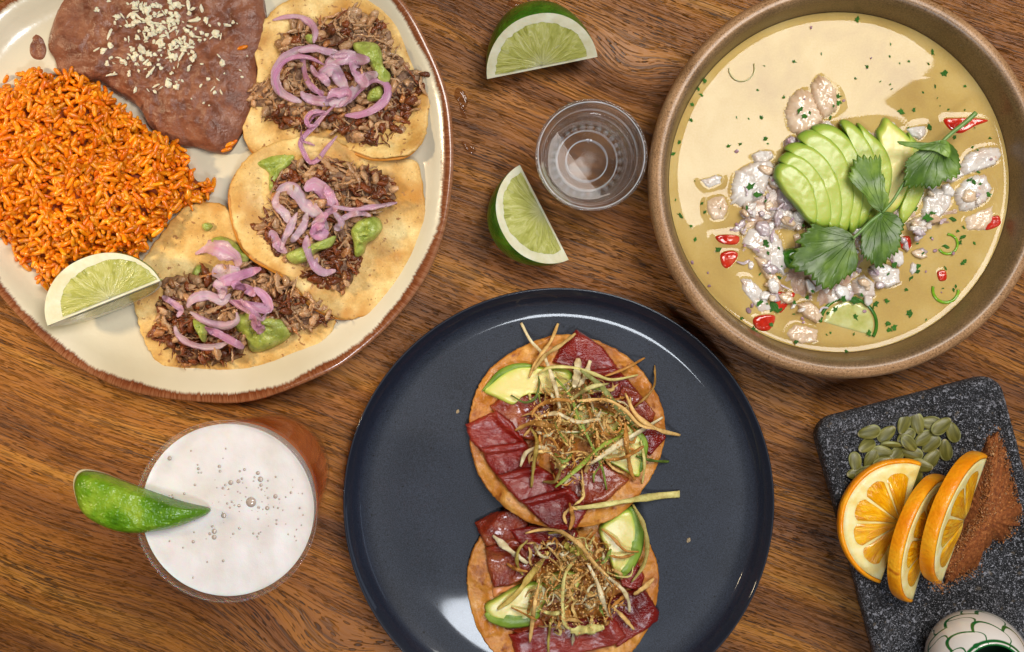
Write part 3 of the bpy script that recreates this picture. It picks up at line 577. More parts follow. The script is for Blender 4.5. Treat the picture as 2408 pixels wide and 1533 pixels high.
def beer():
    z = .145; c = W(530, 1204, z)[:2]; rt = 217*S*(H-z)/H; rb = .0345
    th = thing('beer_glass', 'tall glass of amber beer topped with thick white foam', 'drink', (c[0], c[1], 0))
    def ro(zz): return rb+(rt-.0006-rb)*(zz/z)**.85
    P = [(.002, .0008, 0), (rb-.004, .0008, 0), (rb-.0015, .0002, 0)]+[(ro(q), q, 0) for q in np.linspace(.002, z-.002, 26)]+[(rt-.0003, z-.0008, 0), (rt-.0009, z, 0), (rt-.0012, z-.0004, 0), (rt-.0015, z-.0016, 0)]
    P += [(ro(q)-.0015, q, 0) for q in np.linspace(z-.003, .014, 26)]+[(rb-.006, .010, 0), (.002, .0092, 0)]
    lathe('glass', P, c, 160, GB, th, reg=False)
    ml = liquid('amber_beer', (1, .60, .13, 1)); ml.node_tree.nodes['Principled BSDF'].inputs['Transmission Weight'].default_value = .45; ml.node_tree.nodes['Principled BSDF'].inputs['Base Color'].default_value = (1, .26, .01, 1); ml.node_tree.nodes['Mix Shader'].inputs[0].default_value = .22  # diffuse orange share stands in for light glowing through the beer
    zf = .1385; q0 = .118
    P = [(.002, .0094, 0), (rb-.0058, .0102, 0)]+[(ro(q)-.0016, q, 0) for q in np.linspace(.0142, q0, 14)]+[(.002, q0, 0)]
    lathe('beer', P, c, 120, ml, th, reg=False)
    mf, g = newmat('foam', .38); tc = g.N.new('ShaderNodeTexCoord'); O = tc.outputs['Object']; n = g.noise(O, 60, 4); n2 = g.noise(O, 1800, 2)
    g.k(g.ramp(n, [(.3, (220, 210, 202)), (.6, (232, 225, 222))]), g.b.inputs['Base Color']); g.bump(g.m('ADD', g.m('MULTIPLY', g.noise(O, 38, 2), 5), g.m('ADD', g.m('MULTIPLY', n, 1.2), g.m('MULTIPLY', n2, .12))), .0005)
    g.b.inputs['Subsurface Weight'].default_value = .5; g.b.inputs['Subsurface Scale'].default_value = .006
    r1 = ro(zf)-.0017; P = [(.001, q0+.0002, 0), (ro(q0)-.0019, q0+.0002, 0)]+[(ro(q)-.0018, q, 0) for q in np.linspace(q0+.001, zf+.0008, 8)]
    P += [(r1-x, zf+.0008*math.exp(-x/.0016)+.0010*(1-math.exp(-x/.02)), 0) for x in list(np.linspace(.0004, .006, 10))+list(np.linspace(.008, r1-.001, 20))]
    lathe('foam', P, c, 140, mf, th, reg=False)
    mb, g = newmat('bubble_skin', .1); lw = g.N.new('ShaderNodeLayerWeight'); lw.inputs[0].default_value = .35
    tc = g.N.new('ShaderNodeTexCoord'); g.k(g.mix(lw.outputs['Facing'], (190, 172, 158), (120, 98, 84)), g.b.inputs['Base Color']); g.b.inputs['Coat Weight'].default_value = .8
    bl = [(1297, 740, 34)]+[(1341, 552, 13), (1358, 592, 18), (1362, 630, 11), (1166, 614, 16), (1216, 606, 13), (1255, 529, 9), (1225, 540, 8), (1093, 509, 11), (1097, 540, 9), (957, 524, 10), (953, 499, 6), (958, 549, 6), (977, 549, 6), (1455, 703, 14), (1402, 778, 14), (1347, 774, 10), (1220, 763, 11), (1172, 737, 8), (1121, 826, 18), (1060, 928, 17), (1059, 966, 16), (1031, 944, 10), (1046, 896, 8), (924, 996, 10), (1183, 944, 8), (1457, 576, 7), (1407, 601, 6), (1366, 658, 7), (1320, 579, 7), (1314, 604, 6), (1238, 588, 8), (1131, 629, 8), (1116, 649, 9), (1152, 655, 7), (935, 628, 8), (1555, 678, 8), (1612, 778, 7), (1522, 707, 6), (1446, 771, 7), (1472, 777, 7), (1462, 856, 7), (1462, 880, 7), (1118, 1119, 9), (1344, 848, 7), (1312, 942, 7), (1348, 942, 7), (1338, 962, 7), (1161, 776, 7), (1144, 748, 8), (1190, 760, 6), (772, 457, 14), (1222, 908, 9), (1407, 712, 8), (1401, 649, 6), (1135, 394, 6), (910, 408, 6), (1015, 1126, 6), (924, 1227, 6), (859, 1033, 6), (1581, 961, 5), (1590, 988, 5), (1480, 720, 6), (1212, 672, 5), (1228, 682, 5), (771, 991, 6), (930, 934, 6), (1634, 822, 5), (1623, 888, 5), (1536, 948, 6), (1592, 917, 5)]
    zt = zf+.0009
    rb_ = random.Random(2)
    for _ in range(70):
        t_ = rb_.random(); bl.append((rb_.gauss(1300, 190), rb_.gauss(760, 150), rb_.uniform(2.5, 5)) if t_ < .6 else (rb_.uniform(620, 880), 690+rb_.random()*60+(rb_.random()-.5)*20, rb_.uniform(3, 9)))
    for (x, y, rr) in bl:
        p = W(*T('D', [(x, y)])[0], zt); q = rr*.6197/1.701*S*.82*.62 if rr > 30 else rr*.6197/1.701*S*.82; q = rr*.6197/1.701*S*.82
        n = 12; V = [(p[0], p[1], zt+q*.42)]; F = [(0, 1+j, 1+(j+1) % n) for j in range(n)]
        for i, (s_, h_) in enumerate(((.45, .37), (.8, .2), (1.0, -.05))):
            V += [(p[0]+q*s_*math.cos(2*PI*j/n), p[1]+q*s_*math.sin(2*PI*j/n), zt+q*h_) for j in range(n)]
            if i: F += [(1+(i-1)*n+j, 1+i*n+j, 1+i*n+(j+1) % n, 1+(i-1)*n+(j+1) % n) for j in range(n)]
        put('foam_bubble', V, F, mb, th, reg=False)
    return c, rt, z
BEER = beer()
def shot():
    z = .058; c = W(1391, 364, z)[:2]; rt = 133.5*S*(H-z)/H; rb = .0205
    th = thing('shot_glass', 'small clear shot glass of clear liquor standing on bare wood', 'glass', (c[0], c[1], 0))
    def ro(q): return rb+(rt-.0005-rb)*min(1, (q/z))**.8
    def wob(a, r, zz): return .0014*np.maximum(0, np.cos(a*28))*(math.sin(PI*(zz-.004)/.016) if .004 < zz < .020 else 0)*(1 if r > rb*.9 else 0)
    P = [(.002, .0022, 0), (rb*.62, .0018, 0), (rb*.72, .0004, 0), (rb-.001, .0003, 0)]+[(ro(q), q, 0) for q in np.linspace(.002, z-.002, 40)]+[(rt-.0003, z-.0008, 0), (rt-.001, z, 0), (rt-.0018, z-.0006, 0), (rt-.0022, z-.002, 0)]
    P += [(ro(q)-.0026+(.0007 if .03 < q < .033 else 0)+.0007*math.sin(q*1100), q, 0) for q in np.linspace(z-.004, .018, 30)]+[(rb-.0040, .0135, 0), (rb*.6, .0118, 0), (.002, .0114, 0)]
    lathe('glass', P, c, 224, GL, th, reg=False, wob=wob)
    ml = liquid('clear_liquor', (1, 1, 1, 1), 1.35)
    P = [(.002, .0116, 0), (rb*.6, .0120, 0), (rb-.0041, .0137, 0)]+[(ro(q)-.0031, q, 0) for q in np.linspace(.0182, .043, 12)]+[(ro(.043)-.0036, .0427, 0), (ro(.043)-.0060, .0424, 0), (.002, .0423, 0)]
    lathe('liquor', P, c, 160, ml, th, reg=False)
    for (zr_, rr_, w_) in ((.0126, .0128, .00035), (.0150, .0185, .0003), (.0440, .0286, .0003), (.0565, .0312, .0004), (.0300, .0262, .00025)):  # thin pale rings added to imitate bright highlights in the glass
        a_ = np.linspace(0, 2*PI, 97); P_ = np.column_stack([c[0]+rr_*np.cos(a_), c[1]+rr_*np.sin(a_), np.full(97, zr_)]); v_, f_, _ = tube3(P_, np.full(97, w_), np.full(97, w_), 6); put('highlight_ring', v_, f_, MM, th, reg=False)
    ang = np.arange(26)/26*2*PI; tmpl = None
    for a in ang:                              # moulded glass beads round the foot
        q = .0019; n = 8; x, y, zz = c[0]+(rb+.0010)*math.cos(a), c[1]+(rb+.0010)*math.sin(a), .0120
        if tmpl is None:
            V = [(0, 0, q*1.5)]; F = [(0, 1+j, 1+(j+1) % n) for j in range(n)]
            for i, (s_, h_) in enumerate(((.7, 1.0), (1.0, 0), (.7, -1.0))):
                V += [(q*s_*math.cos(2*PI*j/n), q*s_*math.sin(2*PI*j/n), q*h_*1.3) for j in range(n)]
                if i: F += [(1+(i-1)*n+j, 1+i*n+j, 1+i*n+(j+1) % n, 1+(i-1)*n+(j+1) % n) for j in range(n)]
            V.append((0, 0, -q*1.6)); F += [(1+3*n, 1+2*n+(j+1) % n, 1+2*n+j) for j in range(n)]
            tmpl = mesh('glass_bead', V, F, False); tmpl.materials.append(MM)
        o = bpy.data.objects.new('glass_bead', tmpl); C.objects.link(o); o.parent = th; o.location = (x-c[0], y-c[1], zz); o.rotation_euler = (0, 0, a)
shot()
# =================== food: shared pieces ===================
def blob(n=8, rings=4, seed=0, amp=.25, el=(1, .8, .6)):
    r = np.random.RandomState(seed); V = [(0, 0, 1)]; F = [(0, 1+j, 1+(j+1) % n) for j in range(n)]
    for i in range(rings):
        a = PI*(i+1)/(rings+1)
        V += [(math.sin(a)*math.cos(2*PI*j/n), math.sin(a)*math.sin(2*PI*j/n), math.cos(a)) for j in range(n)]
        if i: F += [(1+(i-1)*n+j, 1+i*n+j, 1+i*n+(j+1) % n, 1+(i-1)*n+(j+1) % n) for j in range(n)]
    V.append((0, 0, -1)); k = 1+(rings-1)*n; F += [(len(V)-1, k+(j+1) % n, k+j) for j in range(n)]
    V = np.array(V); V *= (1+amp*(r.rand(len(V))*2-1))[:, None]; return V*np.array(el), F
def rice_arr(seed):
    r = np.random.RandomState(seed); n = 7; xs = np.array([-1, -.86, -.45, 0, .45, .86, 1.]); rd = np.array([.25, .72, .97, 1, .95, .68, .2]); bend = (r.rand()-.5)*.5
    V = []; 
    for x, q in zip(xs, rd):
        for j in range(n):
            a = 2*PI*j/n; k = q*(1+.10*(r.rand()-.5)); V.append((x*.0034, math.cos(a)*.00132*k+bend*.0012*(1-x*x), math.sin(a)*.00115*k))
    F = [(i*n+j, i*n+(j+1) % n, (i+1)*n+(j+1) % n, (i+1)*n+j) for i in range(len(xs)-1) for j in range(n)]+[tuple(range(n-1, -1, -1)), tuple((len(xs)-1)*n+j for j in range(n))]
    return np.array(V), F
def rotm(yaw, pitch, roll=0):
    return np.array(Matrix.Rotation(yaw, 3, 'Z') @ Matrix.Rotation(pitch, 3, 'Y') @ Matrix.Rotation(roll, 3, 'X'))
def join(name, arrs, xf, mat_, parent, tints=None, smooth=True, reg=False, stuff=True):
    V = []; F = []; A = []; n = 0
    for i, (k, M, s, t) in enumerate(xf):
        v, f = arrs[k]; V.append((v*s) @ M.T+t); F += [tuple(a+n for a in q) for q in f]; n += len(v)
        if tints is not None: A.append(np.tile(tints[i], (len(v), 1)))
    o = put(name, np.concatenate(V), F, mat_, parent, smooth=smooth, attr=np.concatenate(A) if tints is not None else None, reg=reg)
    if stuff: o['kind'] = 'stuff'
    return o
def piece(name, msh, parent, M, s, t, color=None):
    o = bpy.data.objects.new(name, msh); C.objects.link(o); m4 = Matrix(M.tolist()).to_4x4()
    o.rotation_euler = m4.to_euler(); o.scale = (s, s, s) if np.isscalar(s) else tuple(s)
    if parent is not None: o.parent = parent; o.location = Vector(tuple(t))-parent_loc(parent)
    else: o.location = tuple(t)
    if color is not None: o.color = (*color, 1)
    return o
def inpoly(x, y, P):
    P = np.asarray(P, float); x = np.asarray(x); y = np.asarray(y); c = np.zeros(x.shape, bool); n = len(P)
    for i in range(n):
        x1, y1 = P[i]; x2, y2 = P[i-1]
        k = ((y1 > y) != (y2 > y)) & (x < (x2-x1)*(y-y1)/(y2-y1+1e-12)+x1); c ^= k
    return c
def rnd_in(P, n, edge=0):
    P = np.asarray(P, float); a = P.min(0); b = P.max(0); out = []
    while len(out) < n:
        q = a+NR.rand(n*3, 2)*(b-a); k = inpoly(q[:, 0], q[:, 1], P); out += [tuple(z) for z in q[k]]
    return out[:n]
def edge_dist(p, P):
    P = np.asarray(P, float); q = np.concatenate([P, P[:1]]); p = np.asarray(p, float); best = 1e9
    for i in range(len(P)):
        a, b = q[i], q[i+1]; t = np.clip(((p-a)@(b-a))/((b-a)@(b-a)+1e-9), 0, 1); best = min(best, np.linalg.norm(p-a-(b-a)*t))
    return best

# =================== beans ===================
def beans():
    P = [(140, -20), (150, -70), (300, -100), (480, -95), (590, -70), (622, 30), (616, 100), (600, 150), (607, 215), (592, 268), (568, 305), (535, 355), (500, 358), (455, 345), (408, 338), (350, 300), (318, 250), (262, 212), (226, 190), (180, 188), (132, 175), (118, 135), (102, 105), (110, 62)]
    m = mat('bean_paste', [(.3, (100, 56, 38)), (.5, (128, 78, 56)), (.7, (150, 100, 74))], sc=90, det=5, rough=.33, bump=.0016, bsc=190, bdet=5, sss=.15, ss=.002, srad=(1, .4, .3), fine=.08, rvar=.08)
    def fn(x, y, t): return -.0012+0*x
    o = slab('refried_beans', P, m, None, z=.02, base=.0078, h=.0085, dome=.003, edge=.26, noise=(.0044, 85), noise2=(.0018, 210), nr=54, na=240, cen=(370, 110), seed=11)
    tag(o, 'mound of reddish brown refried beans sprinkled with white cheese', 'beans')
    P2 = [(66, 72), (80, 64), (92, 78), (102, 92), (108, 118), (100, 138), (82, 140), (70, 130), (66, 108), (74, 92)]
    o = slab('bean_smear', P2, m, None, z=.01, base=.0066, h=.0022, edge=.5, noise=(.0008, 300), nr=12, na=50, seed=4); tag(o, 'small smear of brown beans beside the main bean mound', 'beans')
beans()
# =================== rice ===================
def rice():
    P = [(-90, 250), (-40, 205), (20, 190), (60, 152), (110, 168), (165, 172), (205, 182), (250, 215), (300, 262), (345, 300), (405, 330), (440, 355), (458, 398), (475, 425), (508, 432), (512, 452), (502, 470), (470, 488), (440, 492), (400, 520), (356, 565), (330, 602), (285, 604), (215, 612), (150, 640), (118, 682), (100, 665), (92, 640), (62, 618), (36, 600), (30, 578), (0, 560), (-60, 540), (-110, 480), (-125, 380)]
    PW = np.array(P, float); ctr = np.array([185., 395.])
    def hgt(q):
        d = edge_dist(q, PW); return .0068+.026*(1-math.exp(-(d/95.)))*1.0
    mm = mat('rice_base', [(.3, (120, 48, 10)), (.7, (170, 76, 18))], sc=300, rough=.6, bump=.001, bsc=600)
    th = thing('rice_mound', 'mound of loose orange tomato rice between the beans and lime wedge', 'rice', W(185, 400, .007))
    V = []; 
    def fn(x, y, t): return .0*x
    slab('rice_core', [(ctr[0]+(x-ctr[0])*.93, ctr[1]+(y-ctr[1])*.93) for x, y in P], mm, th, z=.015, base=.0068, h=.010, dome=.0105, edge=.45, nr=30, na=120, cen=tuple(ctr), noise=(.0055, 45), noise2=(.002, 160))
    grains = [rice_arr(i) for i in range(8)]
    mo = mat('cooked_rice', [(.25, (222, 108, 4)), (.5, (242, 140, 10)), (.75, (252, 176, 44))], sc=500, det=3, rough=.24, coat=.15, sss=.2, ss=.0015, srad=(1, .6, .3), objcol=1, bump=.00025, bsc=900, fine=.1, fsc=1500)
    mt = mat('cooked_rice_heap', [(.25, (222, 108, 4)), (.5, (242, 140, 10)), (.75, (252, 176, 44))], sc=500, det=3, rough=.24, coat=.15, sss=.2, ss=.0015, srad=(1, .6, .3), tint=1, bump=.00025, bsc=900, fine=.1, fsc=1500)
    ms = []
    for v, f in grains:
        me = mesh('grain_of_rice', v, f); me.materials.append(mo); ms.append(me)
    def tint():
        r = R.random(); k = .70+.5*R.random(); return (k, k*(.78+.38*r), k*(.4+1.3*r)) if r > .10 else (k*.85, k*.6, k*.45)
    def layer(n, dz, lim=.5, spread=0):
        out = []
        pts = rnd_in(PW, n)
        for p in pts:
            q = (p[0]+R.gauss(0, 3+spread), p[1]+R.gauss(0, 3+spread)); w = W(q[0], q[1], .02); z = float(hz(w[0], w[1], 1)); w = W(q[0], q[1], z)
            z = float(hz(w[0], w[1], 1))+dz+R.random()*.0012
            M = rotm(R.random()*2*PI, R.gauss(0, lim), R.random()*6); s = .95+.45*R.random()
            out.append((R.randrange(8), M, s, np.array([w[0], w[1], z])))
        return out
    a = layer(1200, .0004); join('packed_rice', grains, a, mt, th, [tint() for _ in a], reg=True)
    a = layer(1150, .0003, .6); join('heaped_rice', grains, a, mt, th, [tint() for _ in a], reg=True)
    top = layer(296, .0006, .6)
    for k, M, s, t in top: piece('grain_of_rice', ms[k], th, M, s, t, tint())
    V, F = grains[0]
    for (x, y) in ((540, 340), (533, 352), (553, 345), (526, 372), (519, 380), (562, 375), (494, 372), (548, 338), (531, 366), (570, 142-30)):
        w = at(x, y, .0007); piece('grain_of_rice', ms[R.randrange(8)], th, rotm(R.uniform(.2, 1.0), 0, R.random()*6), 1.05, w, tint())
rice()
# =================== grated cheese ===================
def cheese():
    m = mat('grated_cheese', [(.3, (214, 204, 170)), (.7, (236, 228, 204))], sc=400, rough=.5, sss=.4, ss=.002, var=.08)
    th = thing('grated_cheese', 'white grated cheese crumbs scattered over the refried beans', 'cheese', at(370, 100, 0))
    ms = []
    for i in range(10):
        el = [(1, .75, .5), (1.5, .6, .45), (1.1, .9, .6), (2.1, .45, .4), (.9, .8, .6)][i % 5]
        v, f = blob(7, 4, i, .42, el); me = mesh('cheese_crumb', v, f, False); me.materials.append(m); ms.append(me)
    def one(x, y, s):
        w = at(x, y, s*.25); o = piece('cheese_crumb', ms[R.randrange(10)], th, rotm(R.random()*6.3, R.gauss(0, .3), R.gauss(0, .4)), s, w)
    for _ in range(170): one(R.gauss(378, 62), max(-40, R.gauss(52, 45)), R.uniform(.0008, .0021))
    for _ in range(60): one(R.gauss(395, 50), R.gauss(110, 42), R.uniform(.0008, .0024))
    for _ in range(62):
        p = rnd_in([(160, 90), (280, 60), (560, 40), (590, 120), (560, 240), (470, 260), (330, 230), (250, 160)], 1)[0]; one(p[0], p[1], R.uniform(.0005, .0015))
    for (x, y, s) in ((333, 118, .003), (260, 107, .0026), (428, 128, .0024), (508, 78, .0028), (395, 197, .0025), (350, 150, .0022), (242, 118, .0022), (415, 205, .0022)): one(x, y, s)
cheese()
# =================== tortillas ===================
def tort_mat(name, a, b, c):
    return mat(name, [(.30, a), (.46, b), (.56, c), (.68, (236, 208, 142))], sc=62, det=9, rough=.5, bump=.0009, bsc=150, bdet=6, fine=.10, fsc=700, sss=.1, ss=.002, speck=[(38, .56, (192, 134, 52), .14), (300, .64, (160, 112, 62), .06), (700, .70, (110, 76, 40), .04)], rvar=.12)
MT = tort_mat('corn_tortilla', (184, 134, 66), (208, 166, 94), (220, 184, 116)); MTE = mat('tortilla_under', [(.3, (190, 118, 34)), (.7, (214, 146, 52))], sc=90, rough=.45, bump=.0004)
T1P = T('B', [(480, 0), (350, 95), (240, 255), (222, 390), (248, 560), (200, 800), (135, 985), (160, 1080), (232, 1170), (400, 1150), (640, 1080), (800, 1110), (1000, 1170), (1150, 1222), (1300, 1222), (1430, 1195), (1530, 1080), (1570, 850), (1588, 690), (1530, 540), (1500, 420), (1420, 270), (1300, 150), (1160, 30), (1040, -30), (850, -50), (640, -35)])
T2P = [(545, 470), (552, 422), (578, 382), (620, 350), (670, 332), (730, 323), (790, 330), (850, 360), (920, 370), (982, 385), (1000, 480), (1001, 560), (970, 645), (910, 715), (845, 747), (788, 746), (735, 715), (685, 655), (600, 605), (566, 560)]
T3P = [(470, 476), (528, 482), (560, 525), (600, 590), (680, 640), (760, 690), (792, 745), (765, 800), (700, 862), (640, 900), (570, 921), (500, 920), (432, 890), (378, 858), (343, 810), (322, 745), (313, 680), (332, 622), (372, 560), (420, 500)]
def lifts(L):
    def fn(x, y, t):
        v = 0
        for (px, py, r, h) in L:
            w = W(px, py, .02); v = v+h*np.exp(-((x-w[0])**2+(y-w[1])**2)/(r*S)**2)
        return v+.0012*t**4
    return fn
def under(P, dx, dy, k=.985):
    c = np.mean(P, 0); return [((x-c[0])*k+c[0]+dx, (y-c[1])*k+c[1]+dy) for x, y in P]
G3 = 'tortillas on the cream platter'
def tortilla(P, label, L, base, dx, dy, sd):
    c = np.mean(P, 0); th = thing('corn_tortilla', label, 'tortilla', W(c[0], c[1], base), G3)
    slab('under_tortilla', under(P, dx, dy), MTE, th, z=base, base=base, h=.0013, edge=.03, nr=26, na=160, fn=lifts([(a, b, r, h*.9) for a, b, r, h in L]), noise=(.0006, 50), seed=sd)
    slab('top_tortilla', P, MT, th, z=base, base=base+.0014, h=.0016, edge=.03, nr=40, na=200, fn=lifts(L), noise=(.00045, 40), noise2=(.0002, 260), seed=sd+1, jag=.010)
tortilla(T3P, 'soft corn tortilla lying lowest on the platter, nearest the beer glass', [(560, 540, 60, .006), (470, 480, 60, .004), (330, 700, 60, .002)], .0072, 4, 5, 21)
tortilla(T1P, 'soft corn tortilla beside the bean mound at the top of the platter', [(950, 60, 110, .004), (1010, 250, 70, .004), (880, 372, 60, .008), (950, 385, 60, .010), (1000, 350, 50, .006)], .0082, -2, 9, 31)
tortilla(T2P, 'middle soft corn tortilla overlapping the two others', [(620, 610, 70, .010), (560, 520, 60, .007), (690, 640, 60, .009), (600, 350, 60, .007), (720, 325, 60, .009), (560, 430, 60, .005), (740, 700, 50, .006)], .0102, -8, 6, 41)
# front lip of the top tortilla folded over the middle one
def fold():
    P = T('B', [(850, 1075), (960, 1130), (1080, 1180), (1200, 1225), (1320, 1222), (1440, 1195), (1530, 1080), (1480, 1040), (1400, 1080), (1280, 1100), (1150, 1090), (1000, 1050), (900, 1030)])
# =================== guacamole ===================
MG = mat('guacamole', [(.3, (132, 146, 52)), (.5, (160, 172, 80)), (.7, (188, 196, 112))], sc=160, det=4, rough=.28, bump=.0012, bsc=260, bdet=3, sss=.3, ss=.003, srad=(.8, 1, .3), speck=[(520, .69, (52, 88, 26), .05)])
def guac(th, P, h=.005, sd=1, dome=.002, follow=.3):
    slab('guacamole_dollop', P, MG, th, z=.02, h=h, dome=dome, edge=.55, noise=(.0026, 160), noise2=(.001, 420), nr=26, na=90, follow=follow, seed=sd)
# =================== pork ===================
def shred_arr(seed):
    r = np.random.RandomState(seed); n = 12; L = .008+.014*r.rand(); x = np.linspace(-.5, .5, n)*L
    y = np.cumsum(np.cumsum(r.randn(n)))*.00028; z = np.cumsum(r.randn(n))*.0004; y -= np.linspace(y[0], y[-1], n); y -= y.mean(); z -= z.mean()
    P = np.column_stack([x, y, z]); gr = 1+.45*(r.rand(9)-.5)*2; w = (.0006+.0013*r.rand()**1.5)*np.sqrt(np.clip(1-(2*np.linspace(-.48, .48, n))**2, 0, 1))*(1+.35*r.randn(n).clip(-1, 1)); w = np.maximum(w, .0002)
    v, f, _ = tube3(P, w, w*.6, 9); v = v.reshape(n, 9, 3); v = (P[:, None]+(v-P[:, None])*gr[None, :, None]).reshape(-1, 3); v = v+r.randn(*v.shape)*.00010; return v, f
SHR = [shred_arr(i) for i in range(16)]
def chunk_arr(seed):
    r = np.random.RandomState(seed); v, f = blob(9, 5, seed, .22, (.0042, .0026, .0018)); v = v+(np.sin(v[:, 1:2]*2600+seed)*.00035); return v, f
CHK = [chunk_arr(50+i) for i in range(8)]
MPO = mat('pork_meat', [(.3, (206, 180, 150)), (.5, (236, 218, 194)), (.7, (255, 246, 228))], sc=420, det=4, rough=.26, bump=.0006, bsc=1300, coat=.3, sss=.2, ss=.002, objcol=1, rvar=.1)
MPS = mat('pork_meat_heap', [(.3, (206, 180, 150)), (.5, (236, 218, 194)), (.7, (255, 246, 228))], sc=420, det=4, rough=.26, bump=.0006, bsc=1300, coat=.3, sss=.2, ss=.002, tint=1, rvar=.1)
MPB = mat('pork_heap', [(.3, (84, 52, 32)), (.5, (128, 92, 66)), (.7, (158, 126, 98))], sc=260, det=5, rough=.4, bump=.0015, bsc=420)
SHM = []
for v_, f_ in SHR+CHK:
    me_ = mesh('meat_shred', v_, f_); me_.materials.append(MPO); SHM.append(me_)
ARR = SHR+CHK
def ptint(q, dark):
    d = 0
    for (x, y, r) in dark: d = max(d, math.exp(-((q[0]-x)**2+(q[1]-y)**2)/r**2))
    u = R.random()
    if u < .10+.74*d: k = R.uniform(.5, 1.3); return (.23*k, .065*k, .018*k)
    if u < .16+.8*d: k = R.uniform(.8, 1.3); return (.50*k, .24*k, .10*k)
    k = R.uniform(.75, 1.25); g = R.random(); return (.58*k, (.36+.05*g)*k, (.21+.07*g)*k)
def pork(label, P, dark, n1, n2, sd):
    c = np.mean(P, 0); th = thing('shredded_pork', label, 'meat', at(c[0], c[1], 0), 'shredded pork heaps on the tortillas')
    slab('meat_heap', P, MPB, th, z=.02, h=.0035, dome=.003, edge=.5, noise=(.003, 140), noise2=(.0015, 400), nr=34, na=110, follow=.6, seed=sd, jag=.1)
    def mk(n, dz):
        out = []; ti = []
        for p in rnd_in(P, n):
            q = (p[0]+R.gauss(0, 4), p[1]+R.gauss(0, 4)); w = at(q[0], q[1], dz+R.random()*.0012, 2); k = R.randrange(16, 24) if R.random() < .38 else R.randrange(16)
            out.append((k, rotm(R.random()*6.3, R.gauss(0, .35), R.random()*6), R.uniform(.5, .95)*(1.25 if k >= 16 else 1), w)); ti.append(ptint(q, dark))
        return out, ti
    a, t = mk(n1, .0); join('packed_meat', ARR, a, MPS, th, t, reg=True)
    a, t = mk(n2, .0006)
    for (k, M, s, w), c_ in zip(a, t): piece('meat_shred', SHM[k], th, M, s, w, c_)
    v = []
    for (k, M, s, w) in a: v.append((ARR[k][0]*s) @ M.T+w)
    hm_add(np.concatenate(v), [])
def guac_thing(label, lst):
    th = thing('guacamole', label, 'guacamole', at(*np.mean(lst[0][0], 0), 0), 'guacamole on the tortillas')
    for i, (P, h) in enumerate(lst): guac(th, P, h, 60+i+len(label), follow=.4)
G1 = [(T('B', [(980, 330), (1060, 310), (1160, 330), (1200, 400), (1215, 500), (1268, 570), (1250, 640), (1190, 640), (1150, 560), (1100, 480), (1060, 420), (1000, 400)]), .0055), (T('B', [(1100, 690), (1180, 650), (1210, 700), (1180, 760), (1090, 770)]), .004), (T('B', [(610, 270), (670, 260), (690, 320), (640, 330)]), .003)]
G2a = [(T('C', [(885, -20), (935, 0), (940, 70), (920, 110), (885, 100), (880, 40)]), .003), (T('B', [(230, 1240), (330, 1200), (460, 1180), (530, 1190), (500, 1250), (430, 1330), (400, 1420), (350, 1440), (335, 1330), (250, 1270)]), .0018)]
G2b = [(T('C', [(1385, 330), (1450, 270), (1540, 255), (1575, 320), (1530, 390), (1480, 420), (1460, 480), (1410, 500), (1400, 420)]), .007), (T('C', [(990, 480), (1080, 440), (1200, 400), (1290, 370), (1260, 440), (1180, 470), (1110, 530), (1040, 545), (995, 520)]), .006)]
G3a = [(T('C', [(520, 395), (590, 375), (680, 420), (720, 470), (760, 500), (740, 540), (680, 520), (560, 450)]), .005), (T('C', [(405, 600), (440, 550), (470, 570), (450, 640), (410, 650)]), .004), (T('C', [(470, 300), (510, 290), (535, 315), (500, 345), (472, 330)]), .003)]
G3b = [(T('C', [(640, 860), (760, 830), (880, 870), (960, 890), (1000, 940), (990, 1000), (900, 1060), (800, 1095), (740, 1080), (720, 1000), (650, 940)]), .0075), (T('C', [(410, 890), (470, 900), (500, 960), (480, 1030), (440, 980)]), .004)]
P1 = T('B', [(430, 260), (520, 200), (640, 170), (720, 160), (780, 220), (860, 110), (940, 80), (1100, 100), (1240, 210), (1270, 330), (1240, 420), (1320, 420), (1430, 560), (1520, 520), (1525, 640), (1450, 760), (1490, 830), (1380, 900), (1370, 1060), (1210, 1130), (1000, 1090), (860, 1030), (740, 990), (560, 980), (420, 960), (290, 860), (200, 760), (250, 630), (370, 600), (440, 480)])
P2 = T('C', [(900, 40), (960, -30), (1060, -90), (1200, -110), (1400, -60), (1560, -20), (1650, 60), (1640, 160), (1500, 180), (1440, 220), (1560, 240), (1400, 320), (1420, 430), (1430, 540), (1360, 690), (1220, 690), (1100, 600), (960, 480), (850, 390), (790, 320), (860, 260), (920, 200)])
P3 = T('C', [(230, 680), (330, 620), (420, 650), (480, 560), (560, 620), (760, 540), (840, 570), (980, 640), (1110, 720), (1270, 870), (1150, 930), (1030, 950), (930, 880), (830, 860), (700, 900), (740, 1080), (600, 1140), (440, 1150), (330, 1170), (310, 1080), (170, 970), (180, 930), (260, 920), (190, 840), (230, 760)])
def BD(*a): return [(*T('B', [(x, y)])[0], r*.31) for x, y, r in a]
def CD(*a): return [(*T('C', [(x, y)])[0], r*.38) for x, y, r in a]
pork('shredded pork with crisp brown edges on the topmost tortilla', P1, BD((850, 280, 110), (1200, 210, 60), (1400, 800, 110), (900, 970, 130), (1180, 1080, 160), (1320, 950, 90), (450, 900, 90), (710, 500, 60), (1520, 560, 60)), 520, 150, 71)
guac_thing('green guacamole streak beside the onions on the topmost tortilla', G1)
guac_thing('thin green guacamole smear at the curled edge of the middle tortilla', G2a)
pork('shredded pork with crisp brown edges on the middle tortilla', P2, CD((1000, 20, 60), (1230, -20, 60), (1560, 80, 120), (870, 420, 80), (1350, 600, 140), (1230, 500, 70), (1180, 640, 70), (830, 330, 60)), 400, 130, 81)
guac_thing('bright green guacamole lumps under the onions on the middle tortilla', G2b)
